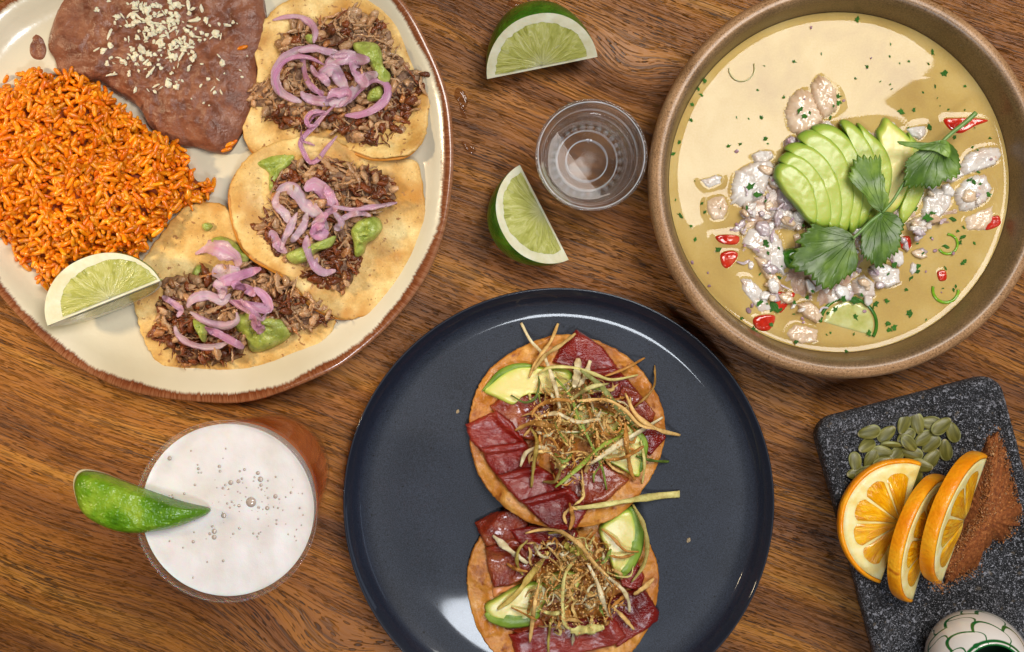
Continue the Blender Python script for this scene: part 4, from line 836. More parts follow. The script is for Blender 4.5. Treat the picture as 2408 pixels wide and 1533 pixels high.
guac_thing('green guacamole dabs along the rear edge of the lowest tortilla', G3a)
pork('shredded pork with a dark charred clump on the lowest tortilla', P3, CD((230, 960, 110), (330, 900, 120), (400, 1080, 150), (600, 1080, 140), (470, 590, 60), (970, 790, 60), (1240, 880, 70), (350, 1140, 90), (240, 800, 60)), 430, 130, 91)
guac_thing('large glossy green guacamole dollop at the front of the lowest tortilla', G3b)
# =================== pickled onions ===================
MO = mat('pickled_onion', [(.3, (226, 146, 180)), (.5, (242, 184, 206)), (.72, (252, 222, 230))], sc=110, det=4, rough=.16, bump=.0005, bsc=420, sss=.4, ss=.003, srad=(1, .6, .8), alpha=.78, trans=.15, spec=.6, bst=(.3, 3, 1))
def onion_mat():
    m, g = newmat('pickled_onion_skin', .17); uv = g.N.new('ShaderNodeUVMap'); s = g.N.new('ShaderNodeSeparateXYZ'); g.k(uv.outputs[0], s.inputs[0]); u, v = s.outputs[0], s.outputs[1]; tc = g.N.new('ShaderNodeTexCoord'); oi = g.N.new('ShaderNodeObjectInfo')
    st = g.noise(g.xyz(g.m('MULTIPLY', u, 9), g.m('MULTIPLY', v, 2.5), oi.outputs['Random']), 1, 3); n = g.noise(tc.outputs['Object'], 120, 3)
    e = g.m('MULTIPLY', g.m('ABSOLUTE', g.m('SUBTRACT', u, .5)), 2)
    f = g.m('ADD', g.m('ADD', g.m('MULTIPLY', st, .5), g.m('MULTIPLY', n, .4)), g.m('SUBTRACT', g.m('MULTIPLY', oi.outputs['Random'], .3), .10))
    col = g.ramp(f, [(.32, (216, 144, 182)), (.5, (232, 182, 206)), (.68, (246, 220, 230))]); col = g.mix(g.mr(e, .72, 1.0, 0, .7), col, (210, 136, 174))
    g.k(col, g.b.inputs['Base Color']); b = g.b; b.inputs['Subsurface Weight'].default_value = .35; b.inputs['Subsurface Scale'].default_value = .003; b.inputs['Subsurface Radius'].default_value = (1, .6, .8)
    g.k(g.mr(f, .3, .7, .82, .45), b.inputs['Alpha']); g.bump(st, .0006); return m
MO = onion_mat()
def onions(label, crop, lst, k):
    c = np.mean([np.mean(p, 0) for p, _ in lst], 0); c = T(crop, [c])[0]
    th = thing('pickled_onions', label, 'onions', at(c[0], c[1], 0), 'pickled onions on the tortillas')
    for i, (p, w) in enumerate(extra(lst, 9, len(lst))):
        peel('onion_strip', T(crop, p), w*k*1.0, .0004, MO, th, cup=.0009+.0012*R.random(), lift=.001*R.random())
def extra(lst, n, sd):
    r = random.Random(sd); out = list(lst)
    for _ in range(n):
        p, w = r.choice(lst); a, b = sorted((r.uniform(0, .6), r.uniform(.4, 1))); q = cat(p, 20); q = q[int(a*19):int(b*19)+1]
        if len(q) < 5: continue
        q = q[::max(1, len(q)//4)]; dx, dy = r.gauss(0, 28), r.gauss(0, 28); m_ = q.mean(0); g = r.gauss(0, .5); c, s_ = math.cos(g), math.sin(g)
        out.insert(r.randrange(len(out)), ([(m_[0]+dx+(x-m_[0])*c-(y-m_[1])*s_, m_[1]+dy+(x-m_[0])*s_+(y-m_[1])*c) for x, y in q], w*r.uniform(.3, .65)))
    return out
onions('tangle of pink pickled onion strips on the topmost tortilla', 'B', [([(365, 155), (450, 125), (560, 120), (640, 160), (685, 230), (680, 330)], 60), ([(690, 375), (560, 385), (450, 445), (395, 540), (390, 620), (430, 700), (510, 750), (590, 785)], 75), ([(560, 410), (600, 440), (615, 540), (640, 620), (700, 690), (760, 715)], 60), ([(560, 390), (680, 380), (780, 400), (860, 425), (940, 450)], 70), ([(585, 700), (620, 740), (720, 770), (850, 775), (900, 790)], 75),
    ([(760, 560), (830, 480), (930, 440), (1030, 450), (1110, 460)], 110), ([(750, 640), (770, 560), (840, 540), (890, 620), (940, 700)], 95), ([(1170, 560), (1080, 610), (1000, 690), (900, 770), (800, 800)], 110), ([(980, 760), (1050, 690), (1140, 625), (1220, 640), (1245, 720), (1200, 800), (1120, 855), (1020, 885), (920, 885)], 70), ([(850, 800), (770, 880), (700, 950), (620, 1020), (572, 1090), (595, 1160), (655, 1240), (710, 1220), (770, 1140), (860, 1040)], 42), ([(770, 850), (680, 860), (630, 910), (640, 965), (700, 960)], 38), ([(660, 500), (700, 560), (760, 600), (800, 660)], 60), ([(960, 470), (1000, 540), (1060, 620), (1100, 660)], 100), ([(780, 760), (840, 720), (930, 690), (960, 740), (880, 820)], 90)], .307)
onions('tangle of pink pickled onion strips on the middle tortilla', 'C', [([(930, 100), (1000, 75), (1060, 120), (1100, 180), (1190, 240), (1240, 340)], 85), ([(945, 100), (930, 180), (980, 235), (1010, 300)], 55), ([(1100, 90), (1170, 60), (1240, 120), (1280, 200), (1230, 250)], 95), ([(1230, 55), (1260, 120), (1270, 190)], 60), ([(1270, 190), (1400, 215), (1520, 195), (1670, 168)], 32), ([(1310, 275), (1420, 240), (1510, 250)], 40), ([(1120, 230), (1090, 320), (1020, 410)], 45), ([(1240, 230), (1190, 300), (1185, 360), (1250, 350)], 85), ([(890, 340), (930, 390), (950, 450), (990, 475)], 65), ([(1060, 230), (1010, 330), (960, 460)], 48), ([(1120, 370), (1115, 460), (1150, 550), (1220, 600), (1295, 585)], 55), ([(1280, 230), (1320, 290), (1290, 340)], 55)], .383)
onions('tangle of pink pickled onion strips on the lowest tortilla', 'C', [([(430, 480), (500, 440), (600, 460), (680, 510), (700, 570)], 105), ([(550, 560), (620, 610), (710, 590)], 110), ([(228, 742), (310, 795), (350, 830), (320, 870)], 38), ([(380, 810), (430, 755), (520, 740), (600, 775), (650, 730)], 62), ([(400, 840), (480, 895), (600, 925), (680, 895), (685, 840)], 48), ([(540, 680), (600, 655), (700, 620), (835, 572)], 62), ([(650, 665), (750, 695), (800, 740)], 65), ([(640, 770), (740, 800), (880, 820), (860, 745), (790, 690)], 62), ([(305, 925), (340, 990), (430, 1040), (540, 1052), (630, 1030)], 46), ([(490, 930), (600, 990), (730, 1060)], 55), ([(770, 850), (810, 910), (840, 970)], 60), ([(550, 650), (600, 700), (590, 760)], 65)], .383)
# =================== lime wedges ===================
MR = mat('lime_rind', [(.3, (30, 74, 14)), (.5, (52, 104, 20)), (.7, (84, 134, 30))], sc=60, det=4, rough=.3, bump=.0009, bsc=420, bdet=1, coat=.25, fine=.15, fsc=500)
MRY = mat('lime_rind_bright', [(.3, (52, 98, 6)), (.5, (96, 142, 14)), (.7, (154, 180, 52))], sc=50, det=3, rough=.32, bump=.0008, bsc=520, bdet=1, coat=.2, speck=[(520, .64, (150, 190, 70), .10)])
MPI = mat('lime_pith', [(.3, (212, 206, 168)), (.7, (234, 230, 206))], sc=120, rough=.45, sss=.3, ss=.002, bump=.0003)
def pulp_mat(name, c0, c1, c2, white):
    m, g = newmat(name, .14)
    uv = g.N.new('ShaderNodeUVMap'); s = g.N.new('ShaderNodeSeparateXYZ'); g.k(uv.outputs[0], s.inputs[0]); u, v = s.outputs[0], s.outputs[1]
    n = g.noise(g.xyz(g.m('MULTIPLY', u, 20), g.m('MULTIPLY', v, 2.2)), 1, 4, 1.6, .6); n2 = g.noise(g.xyz(g.m('MULTIPLY', u, 9), g.m('MULTIPLY', v, 3)), 1, 2)
    col = g.ramp(n, [(.28, c0), (.5, c1), (.68, c2)]); col = g.mix(g.mr(n, .64, .74, 0, .5), col, white); col = g.mix(g.m('MULTIPLY', g.mr(n2, .62, .68), .25), col, white)
    col = g.mix(g.mr(v, .35, 0, 0, .45), col, white)
    g.k(col, g.b.inputs['Base Color']); g.bump(n, .0009); g.b.inputs['Subsurface Weight'].default_value = .5; g.b.inputs['Subsurface Scale'].default_value = .004; g.b.inputs['Subsurface Radius'].default_value = (1, .9, .3); g.b.inputs['Coat Weight'].default_value = .6; g.b.inputs['Coat Roughness'].default_value = .08
    return m
MPU = pulp_mat('lime_pulp', (150, 152, 66), (184, 184, 100), (208, 206, 138), (226, 224, 186))
def wedge(label, p1, p2, side, Rpx, al, be, zt, seed=0, core=.94, s_off=0., rind=MR, group='lime wedges', qx=.935):
    """half-lime wedge lying with one cut face up; p1,p2 ends of its straight edge in the picture, zt = height of that edge"""
    a = W(*p1, zt); b = W(*p2, zt); c = (a+b)/2; U = b-a; L = np.linalg.norm(U)/2; U /= 2*L; v = np.array([-U[1], U[0], 0])*side; z = np.array([0, 0, 1.]); Rr = Rpx*S*(H-zt)/H
    def rho(s): return Rr*np.power(np.clip(1-np.abs(s)**2.15, 0, 1), .56)
    def pt(s, ph, k=1.): return c+U*L*s+(v*math.cos(ph)+z*math.sin(ph))*float(rho(s))*k
    th = thing('lime_wedge', label, 'lime', (c[0], c[1], hz(c[0], c[1])), group)
    ns, nf = 56, 20; ss = -np.cos(np.linspace(0, PI, ns)); V = []; UV = []
    for i, s in enumerate(ss):
        for j in range(nf):
            ph = al+(be-al)*j/(nf-1); V.append(pt(s, ph)+0); UV.append((i/ns, j/nf))
    F = [(i*nf+j, (i+1)*nf+j, (i+1)*nf+j+1, i*nf+j+1) for i in range(ns-1) for j in range(nf-1)]
    V = np.array(V); V[:, 2] += .0006*fbm(V[:, 0]*300, V[:, 1]*300, seed)
    put('rind', V, F, rind, th)
    for nm, ph, sg in (('cut_face', al, 1), ('rear_cut_face', be, -1)):
        V = []; nn = (-v*math.sin(ph)+z*math.cos(ph))*sg
        for s in ss:
            for j in range(9): V.append(pt(s, ph, j/8)+nn*.0002*(j < 8))
        F = [(i*9+j, (i+1)*9+j, (i+1)*9+j+1, i*9+j+1) for i in range(ns-1) for j in range(8)]
        put(nm, V, F, MPI, th, reg=(sg > 0))
        nq, nt_ = 14, 60; V = []; UV = []
        for i in range(nt_):
            t = PI*i/(nt_-1)
            for j in range(nq):
                q = j/(nq-1); x = s_off+qx*q*math.cos(t)*(1-.05*vn(t*5, seed)); y = .05+(core-.05)*q*math.sin(t)*(1-.05*vn(t*7, seed+3))
                lim = float(rho(x))/Rr*core; y = min(y, lim)
                hgt = .0007*(1-q**6)+.0005*float(fbm(t*14, q*3, seed))*(1-q**4)
                V.append(c+U*L*x+(v*math.cos(ph)+z*math.sin(ph))*Rr*y+nn*(hgt-.0001)); UV.append((i/nt_, q))
        F = [(i*nq+j, (i+1)*nq+j, (i+1)*nq+j+1, i*nq+j+1) for i in range(nt_-1) for j in range(nq-1)]
        put('pulp', V, F, MPU, th, uv=UV, reg=False)
    return th
rad = math.radians
def E1(x, y): return T('E', [(x, y)])[0]
def K1(x, y): return T('K', [(x, y)])[0]
wedge('lime wedge lying alone near the far table edge, rind side away from the glass', E1(198, 420), E1(786, 302), 1, 156, rad(48), rad(-22), .021, 3)
wedge('lime wedge resting just beside the base of the shot glass', E1(372, 880), E1(632, 1385), -1, 136, rad(36), rad(-25), .020, 5, s_off=-.04)
wedge('pale lime wedge on the cream platter leaning between rice and lowest tortilla', K1(575, 1212), K1(1930, 672), 1, 116, rad(10), rad(-99), .037, 8, core=.9, s_off=.12, rind=MRY)
def beer_lime():
    P = T('D', [(125, 650), (138, 590), (165, 560), (215, 552), (310, 570), (420, 610), (560, 662), (720, 720), (870, 765), (1004, 798), (995, 835), (930, 868), (800, 918), (640, 950), (500, 957), (380, 936), (250, 876), (172, 808), (140, 730)])
    z = BEER[2]+.001; c = np.mean(P, 0); w = W(c[0], c[1], z); th = thing('lime_wedge', 'bright green lime wedge with rind up perched on the beer glass rim', 'lime', (w[0], w[1], z-.012), 'lime wedges')
    slab('rind', P, MRY, th, z=z+.006, base=z-.005, h=.009, dome=.004, edge=.28, nr=30, na=140, noise=(.0005, 90), noise2=(.0005, 520), seed=5, reg=False, cen=(c[0]-10, c[1]))
    slab('pith', [(c[0]+(x-c[0])*.985+1, c[1]+(y-c[1])*1.0-7.0) for x, y in P], MPI, th, z=z+.004, base=z-.008, h=.004, edge=.2, nr=10, na=100, reg=False)
    slab('pulp', [(c[0]+(x-c[0])*.9, c[1]+(y-c[1])*.88) for x, y in P], MPU, th, z=z, base=z-.016, h=.009, edge=.3, nr=10, na=80, reg=False)
beer_lime()
# =================== ceviche solids ===================
MFW = mat('white_fish', [(.3, (200, 166, 134)), (.5, (218, 188, 156)), (.7, (230, 206, 180))], sc=90, det=4, rough=.2, bump=.0004, bsc=200, sss=.45, ss=.004, srad=(1, .8, .6), coat=.6)
MFS = mat('shrimp_flesh', [(.3, (206, 180, 160)), (.5, (220, 210, 200)), (.7, (232, 226, 220))], sc=80, det=4, rough=.18, bump=.0004, bsc=180, sss=.45, ss=.004, srad=(1, .9, .85), coat=.6, speck=[(300, .66, (212, 150, 118), .14)])
MFP = mat('octopus_flesh', [(.3, (158, 136, 140)), (.7, (208, 194, 192))], sc=140, rough=.2, bump=.0006, sss=.3, coat=.5)
MTO = mat('tomato_flesh', [(.3, (172, 26, 10)), (.5, (198, 44, 22)), (.7, (212, 84, 56))], sc=150, rough=.14, bump=.0004, sss=.3, ss=.003, coat=.6)
ord_ = {'w': (MFW, 'white_fish_chunk', 'fish', 'white fish cubes in the ceviche'), 's': (MFS, 'shrimp_piece', 'shrimp', 'shrimp pieces in the ceviche'), 'p': (MFP, 'octopus_piece', 'octopus', 'octopus pieces in the ceviche')}
FL = ['large pale fish cube topped with a cilantro leaf, above the avocado fan', 'pale fish cube standing farthest from the avocado, beside a dark cilantro shred', 'big white shrimp chunk with pink edge left of the avocado fan', 'small rounded shrimp lump touching the left tip of the avocado fan', 'thin shrimp curl nearest the left wall of the bowl', 'blunt pale fish lump below the thin shrimp curl', 'white shrimp piece tucked under the left lower edge of the avocado', 'long speckled shrimp piece left of the big cilantro leaf', 'narrow slanting fish stick beside the big cilantro leaf', 'curved pink speckled shrimp above the two red tomato cubes', 'glossy white fish chip beside the cucumber slice', 'pale fish cube touching the front wall of the bowl', 'shrimp piece under the front edge of the big cilantro leaf', 'knobbly white shrimp tail just above the cucumber slice', 'white shrimp piece in front of the avocado tip with cilantro shreds', 'curved cream shrimp right of the avocado fan', 'small curled shrimp end at the right tip of the avocado fan', 'plump white shrimp with a cilantro flake on its right side', 'pointed shrimp piece touching the right wall of the bowl', 'slim shrimp sliver joining the pointed shrimp near the right wall', 'flat ribbed fish cube next to the orange tomato piece', 'pale blue grey shrimp piece behind the right avocado slices', 'dark mauve octopus piece against the left side of the avocado', 'small mauve octopus cube at the upper left corner of the avocado']
for i, ((c_, p_, k_), lb) in enumerate(zip(FISH, FL)):
    m_, nm_, ct_, gr_ = ord_[k_]; h_ = .0028 if i in (5, 11, 12, 20, 9, 21, 4) else .0058
    o = slab(nm_, T(c_, p_), m_, None, z=SZ, base=SZ-.0020, h=h_, dome=.0006, edge=.32, noise=(.0016, 110), noise2=(.0007, 330), nr=22, na=90, seed=100+i, jag=.07, sharp=True); tag(o, lb, ct_, gr_)
TL = ['red tomato strip half sunk near the left wall of the bowl', 'glossy red tomato cube just below the sunken tomato strip', 'deep red tomato cube under the cilantro shreds at the front', 'wine red tomato cube nearest the front left wall of the bowl', 'long red tomato wedge under the cilantro stem', 'orange red tomato piece against the right wall of the bowl', 'small dark red tomato bit beside the folded cilantro leaf', 'tiny orange tomato bit alone in the right part of the broth']
for i, ((c_, p_), lb) in enumerate(zip(TOM, TL)):
    o = slab('tomato_piece', T(c_, p_), MTO, None, z=SZ, base=SZ-.001, h=.0026, edge=.3, noise=(.0006, 200), nr=14, na=50, seed=200+i); tag(o, lb, 'tomato', 'tomato pieces in the ceviche')
FR = T('F', [(560, 540), (480, 640), (380, 800), (400, 960), (440, 1080), (520, 1170), (640, 1200), (800, 1170), (960, 1130), (1070, 1040), (1100, 930), (1160, 870), (1280, 830), (1340, 720), (1220, 640), (1090, 600), (1000, 480), (820, 440), (640, 480)])
AV = T('G', [(170, 600), (300, 430), (420, 350), (720, 320), (880, 430), (900, 660), (800, 820), (560, 860), (370, 830)])
def filler():
    rf = random.Random(5); n = 0
    mm = slab('seafood_mound', FR, mat('seafood_mass', [(.3, (150, 112, 92)), (.5, (186, 154, 130)), (.7, (206, 184, 166))], sc=120, det=5, rough=.2, bump=.0012, bsc=200, sss=.3, coat=.5), None, z=SZ, base=SZ-.002, h=.0026, edge=.4, noise=(.0042, 110), noise2=(.0014, 300), nr=36, na=140, jag=.08, seed=77); sh = thing('seafood_mound', 'tangled mound of small chopped seafood heaped around and under the avocado fan', 'seafood', W(1890, 470, SZ-.002)); mm.parent = sh; mm.location = mm.location-parent_loc(sh); mm.name = 'seafood_mass'
    for p in rnd_in(FR, 260):
        if inpoly(np.array([p[0]]), np.array([p[1]]), AV)[0]: continue
        n += 1
        if n > 105: break
        r_ = rf.uniform(9, 25); el = rf.uniform(.45, .9); a0 = rf.random()*PI; k = rf.randrange(5, 8)
        P = [(p[0]+math.cos(a0)*math.cos(a)*r_-math.sin(a0)*math.sin(a)*r_*el, p[1]+math.sin(a0)*math.cos(a)*r_+math.cos(a0)*math.sin(a)*r_*el) for a in [2*PI*(j+rf.uniform(-.25, .25))/k for j in range(k)]]
        u = rf.random(); m_ = MFS if u < .45 else MFW if u < .75 else MFP
        o = slab('seafood_piece', P, m_, sh, z=SZ, h=.0024, edge=.45, noise=(.0010, 160), noise2=(.0003, 420), nr=12, na=32, dz=-.0008, jag=.08, sharp=True, seed=n)
    th = thing('red_onion_slivers', 'thin mauve red onion slivers tangled in the seafood around the avocado', 'onion', W(1900, 480, SZ)); mo = mat('onion_sliver', [(.3, (176, 142, 156)), (.55, (212, 194, 196)), (.75, (228, 218, 214))], sc=90, rough=.15, sss=.3, coat=.4)
    for p in rnd_in(FR, 44):
        if inpoly(np.array([p[0]]), np.array([p[1]]), AV)[0]: continue
        a = rf.random()*2*PI; l = rf.uniform(14, 34); b = a+rf.gauss(0, .8); peel('onion_sliver', [p, (p[0]+math.cos(a)*l*.5, p[1]+math.sin(a)*l*.5), (p[0]+(math.cos(a)+math.cos(b))*l*.5, p[1]+(math.sin(a)+math.sin(b))*l*.5)], rf.uniform(4, 8), .0006, mo, th, n=12, m=4, cup=.0004, lift=.0005)
filler()
MCU = mat('cucumber_flesh', [(.3, (176, 176, 92)), (.5, (196, 192, 120)), (.7, (206, 204, 150))], sc=120, rough=.12, sss=.4, coat=.4)
MCS = mat('cucumber_skin', [(.3, (30, 82, 18)), (.7, (74, 130, 30))], sc=160, rough=.2, coat=.4)
def ring(nm, label, px, py, ra, rb, mat_, cat_, rot=0, sy=1., a0=0, a1=2*PI, h=.0012, fill=None, grp=None):
    P = [(px+math.cos(a)*ra*math.cos(rot)-math.sin(a)*ra*sy*math.sin(rot), py+math.cos(a)*ra*math.sin(rot)+math.sin(a)*ra*sy*math.cos(rot)) for a in np.linspace(a0, a1, 40)]
    c = W(px, py, SZ); th = thing(nm, label, cat_, c, grp)
    w = Wp(P, SZ+h); Q = np.column_stack([w, np.full(len(w), SZ+h*.4)]); hw = np.full(len(w), (ra-rb)*S*.5)
    v, f, uv = tube3(Q, hw, np.full(len(w), h*.8), 8); put('skin', v, f, mat_, th)
    if fill: slab('flesh', [(px+(x-px)*.92, py+(y-py)*.92) for x, y in P], fill, th, z=SZ, base=SZ-.0008, h=h+.0004, edge=.3, nr=10, na=50, noise=(.0003, 300))
F1 = lambda x, y: T('F', [(x, y)])[0]
ring('cucumber_slice', 'large pale cucumber slice with dark green skin near the front wall', *F1(810, 1240), 66, 58, MCS, 'cucumber', rot=.2, sy=.92, a0=PI*.95, a1=PI*2.1, fill=MCU)
ring('chili_ring', 'green chili ring floating right of the big leaf', *F1(1190, 935), 23, 17, mat('chili_skin', [(.3, (96, 150, 20)), (.7, (140, 186, 44))], sc=200, rough=.15, coat=.5), 'chili', a0=-1.6, a1=2.6, grp='green rings in the broth')
ring('chili_ring', 'pale green chili ring floating nearest the right front wall', *F1(1182, 1110), 30, 23, bpy.data.materials['chili_skin'], 'chili', a0=0, a1=3.4, grp='green rings in the broth')
ring('cucumber_slice', 'thin faint cucumber ring sunk in the pale reflecting broth above the fish', *F1(400, 262), 30, 27, mat('sunk_cucumber', [(.3, (176, 176, 120)), (.7, (194, 186, 130))], sc=200, rough=.1), 'cucumber', a0=-.4, a1=3.2)
o = slab('jalapeno_piece', T('F', [(555, 980), (572, 955), (605, 948), (640, 955), (650, 1000), (620, 1030), (580, 1025)]), MCS, None, z=SZ, base=SZ, h=.006, edge=.5, nr=12, na=40); tag(o, 'dark green jalapeno end tucked under the big cilantro leaf', 'chili')
# chopped cilantro and onion bits
MCI = mat('cilantro_bit', [(.3, (26, 78, 10)), (.5, (48, 108, 22)), (.7, (92, 142, 44))], sc=400, rough=.3, bump=.0003, bsc=700, var=.25)
def bits():
    th = thing('chopped_cilantro', 'chopped dark green cilantro flakes scattered over the broth and seafood', 'cilantro', W(1972, 430, SZ))
    ms = []
    for i in range(9):
        n = 11; r = np.random.RandomState(i); a = np.arange(n)/n*2*PI; el = [1, .45, .7][i % 3]
        q = (1+.45*(r.rand(n)-.5)*2); q[::2] *= .72
        x = np.cos(a)*q; y = np.sin(a)*q*el; z = .25*x*x-.1*y
        v = np.concatenate([np.column_stack([x, y, z]), [[0, 0, .12]], np.column_stack([x*.98, y*.98, z-.12]), [[0, 0, 0]]])
        f = [(n, j, (j+1) % n) for j in range(n)]+[(j, n+1+j, n+1+(j+1) % n, (j+1) % n) for j in range(n)]+[(2*n+1, n+1+(j+1) % n, n+1+j) for j in range(n)]
        me = mesh('cilantro_flake', v, f, False); me.materials.append(MCI); ms.append(me)
    L = [(625, 420, 22), (640, 445, 16), (770, 370, 14), (772, 395, 12), (740, 450, 12), (435, 715, 20), (455, 745, 18), (420, 795, 16), (490, 770, 10), (1130, 200, 14), (1175, 280, 15), (975, 95, 20), (955, 85, 12), (840, 75, 12), (715, 45, 8), (1010, 425, 14), (1120, 490, 14), (245, 365, 14), (258, 310, 14), (210, 400, 8), (160, 545, 12), (135, 590, 10), (165, 825, 16), (205, 460, 12), (170, 965, 10), (310, 955, 12), (490, 930, 14), (500, 968, 9), (540, 1065, 16), (470, 1160, 20), (520, 1175, 22), (545, 1190, 14), (440, 1262, 20), (460, 1275, 16), (400, 1220, 8), (608, 1310, 13), (650, 1140, 14), (670, 1115, 9), (760, 1185, 14), (830, 1150, 18), (790, 1145, 14), (910, 1165, 16), (730, 1200, 10), (835, 1215, 14), (955, 1155, 12), (1042, 1200, 14), (960, 1240, 16), (985, 1255, 14), (965, 1265, 12), (885, 1278, 13), (985, 1015, 18), (960, 1050, 12), (1050, 1065, 16), (1075, 1020, 16), (1075, 1040, 12), (1030, 1110, 11), (1245, 910, 16), (1235, 930, 12), (1255, 1000, 12), (1245, 1010, 9), (1205, 840, 18), (1250, 870, 10), (1180, 945, 16), (1110, 830, 20), (1130, 815, 18), (1065, 800, 14), (1270, 690, 18), (1345, 745, 16), (1290, 700, 12), (1390, 555, 14), (1215, 525, 8), (1265, 1110, 14), (1095, 970, 12), (1140, 330, 9), (1255, 330, 9), (1300, 325, 10), (1190, 215, 8), (1095, 355, 6), (1150, 375, 6), (1190, 420, 6), (1290, 930, 8), (1220, 1095, 8), (1360, 905, 8), (1390, 715, 8), (740, 1275, 5), (830, 1280, 7), (800, 1345, 10), (1075, 1270, 9), (1105, 1225, 6), (660, 430, 8), (350, 560, 10), (600, 1160, 10), (380, 450, 6), (475, 450, 8), (835, 300, 8), (930, 312, 6), (705, 205, 8), (460, 345, 8), (1040, 235, 6), (975, 340, 6)]
    for _ in range(75):
        a_ = R.random()*6.283; q_ = 650*math.sqrt(R.random()); L.append((745+q_*math.cos(a_), 700+q_*.93*math.sin(a_), R.uniform(4, 10)))
    for x, y, r in L:
        if inpoly(np.array([F1(x, y)[0]]), np.array([F1(x, y)[1]]), AV)[0]: continue
        w = at(*F1(x, y), .0003); r_ = r*1.0439/1.701*S*.95
        piece('cilantro_flake', ms[R.randrange(9)], th, rotm(R.random()*6.3, R.gauss(0, .15), R.gauss(0, .15)), r_, w)
    mo = mat('onion_bit', [(.3, (128, 84, 104)), (.7, (190, 158, 164))], sc=300, rough=.25, sss=.2, var=.25); v, f = blob(6, 3, 3, .2, (1, .7, .6)); mb = mesh('onion_cube', v, f, False); mb.materials.append(mo)
    th = thing('diced_red_onion', 'small dice of purple onion scattered in the ceviche broth', 'onion', W(1972, 440, SZ))
    for x, y, r in [(790, 385, 10), (380, 580, 14), (580, 540, 16), (520, 690, 12), (380, 860, 12), (360, 880, 10), (425, 1190, 20), (440, 1170, 14), (632, 1220, 12), (636, 1235, 10), (870, 1192, 13), (210, 1005, 12), (275, 1095, 10), (270, 1045, 8), (1140, 960, 14), (1130, 915, 10), (1210, 970, 12), (1105, 1040, 8), (895, 222, 7), (880, 262, 5), (640, 380, 8), (1355, 610, 10), (1415, 565, 9), (410, 940, 10), (940, 480, 12), (975, 1000, 10), (1165, 1120, 6), (665, 105, 10), (600, 705, 9)]:
        w = at(*F1(x, y), .0003); piece('onion_cube', mb, th, rotm(R.random()*6, 0, 0), r*1.0439/1.701*S*.75, w)
bits()
# avocado fan
def avo_mat(name, edgec=(120, 164, 44), mid=((230, 216, 138), (218, 212, 116), (188, 202, 84))):
    m, g = newmat(name, .30); uv = g.N.new('ShaderNodeUVMap'); s = g.N.new('ShaderNodeSeparateXYZ'); g.k(uv.outputs[0], s.inputs[0]); v = s.outputs[1]
    tc = g.N.new('ShaderNodeTexCoord'); n = g.noise(tc.outputs['Object'], 60, 3)
    vv = g.m('ADD', v, g.m('MULTIPLY', g.m('SUBTRACT', n, .5), .25))
    g.k(g.ramp(vv, [(.55, mid[0]), (.82, mid[1]), (.92, mid[2]), (.995, edgec)]), g.b.inputs['Base Color']); g.bump(g.noise(tc.outputs['Object'], 160, 5), .0003); g.b.inputs['Subsurface Weight'].default_value = .3; g.b.inputs['Subsurface Scale'].default_value = .003
    return m
MAV = avo_mat('avocado_flesh'); MAG = avo_mat('avocado_green', (96, 142, 30), ((182, 192, 88), (176, 190, 82), (148, 176, 62)))
for nm_, c0 in (('avocado_skin_side', 0),):
    MAS = mat(nm_, [(.3, (96, 128, 34)), (.5, (122, 150, 48)), (.7, (148, 170, 68))], sc=60, det=3, rough=.36, bump=.0006, bsc=160)
FAN = [('r2', [(850, 365), (880, 390), (908, 432), (935, 540), (942, 660), (905, 760), (828, 862), (790, 820), (830, 700), (860, 560), (862, 450)]),
       ('r1', [(730, 285), (780, 320), (845, 375), (882, 430), (885, 560), (850, 680), (800, 780), (740, 820), (705, 790), (730, 690), (700, 560), (690, 440), (683, 365), (705, 330)]),
       ('s7', [(580, 315), (650, 368), (722, 440), (762, 530), (768, 625), (742, 740), (690, 830), (630, 850), (650, 740), (660, 600), (620, 450)]),
       ('s6', [(488, 312), (530, 300), (600, 355), (660, 450), (692, 560), (692, 650), (670, 770), (620, 870), (580, 880), (600, 740), (590, 560), (530, 400)]),
       ('s5', [(335, 345), (400, 318), (480, 345), (550, 415), (602, 520), (620, 640), (612, 770), (580, 890), (535, 905), (545, 740), (520, 560), (430, 420)]),
       ('s4', [(262, 402), (310, 352), (390, 365), (470, 430), (535, 540), (565, 680), (562, 800), (525, 905), (478, 905), (485, 780), (450, 600), (370, 460)]),
       ('s3', [(195, 458), (240, 420), (330, 435), (410, 500), (475, 620), (502, 740), (500, 840), (472, 900), (425, 893), (420, 780), (370, 600), (290, 500)]),
       ('s2', [(160, 520), (210, 470), (290, 495), (370, 580), (425, 690), (447, 800), (440, 865), (400, 885), (350, 865), (360, 760), (310, 640), (240, 550)]),
       ('s1', [(135, 600), (150, 545), (205, 525), (270, 565), (325, 630), (362, 730), (372, 820), (355, 868), (310, 845), (255, 775), (190, 700), (158, 650)])]
AL = {'r2': 'outermost thin avocado slice at the right end of the fan', 'r1': 'wide yellow avocado slice standing apart on the right under two cilantro leaves', 's7': 'avocado slice at the right edge of the left stack, under the pale leaf', 's6': 'third avocado slice from the right stack edge, with a pointed far tip', 's5': 'avocado slice fifth from the left end of the fan', 's4': 'avocado slice fourth from the left end of the fan', 's3': 'avocado slice third from the left end of the fan', 's2': 'avocado slice second from the left end, just behind the smooth front piece', 's1': 'smooth leftmost avocado slice lying on top of the fan'}
ZF = SZ+.0045
slab_core = slab('avocado_base', T('G', [(200, 560), (300, 440), (450, 400), (650, 430), (850, 480), (890, 660), (800, 800), (560, 870), (380, 850), (250, 730)]), MAS, None, z=SZ, base=SZ-.002, h=.0055, edge=.3, nr=12, na=60); tag(slab_core, 'heel of avocado hidden beneath the fanned slices', 'avocado'); slab_core.name = 'avocado_heel'
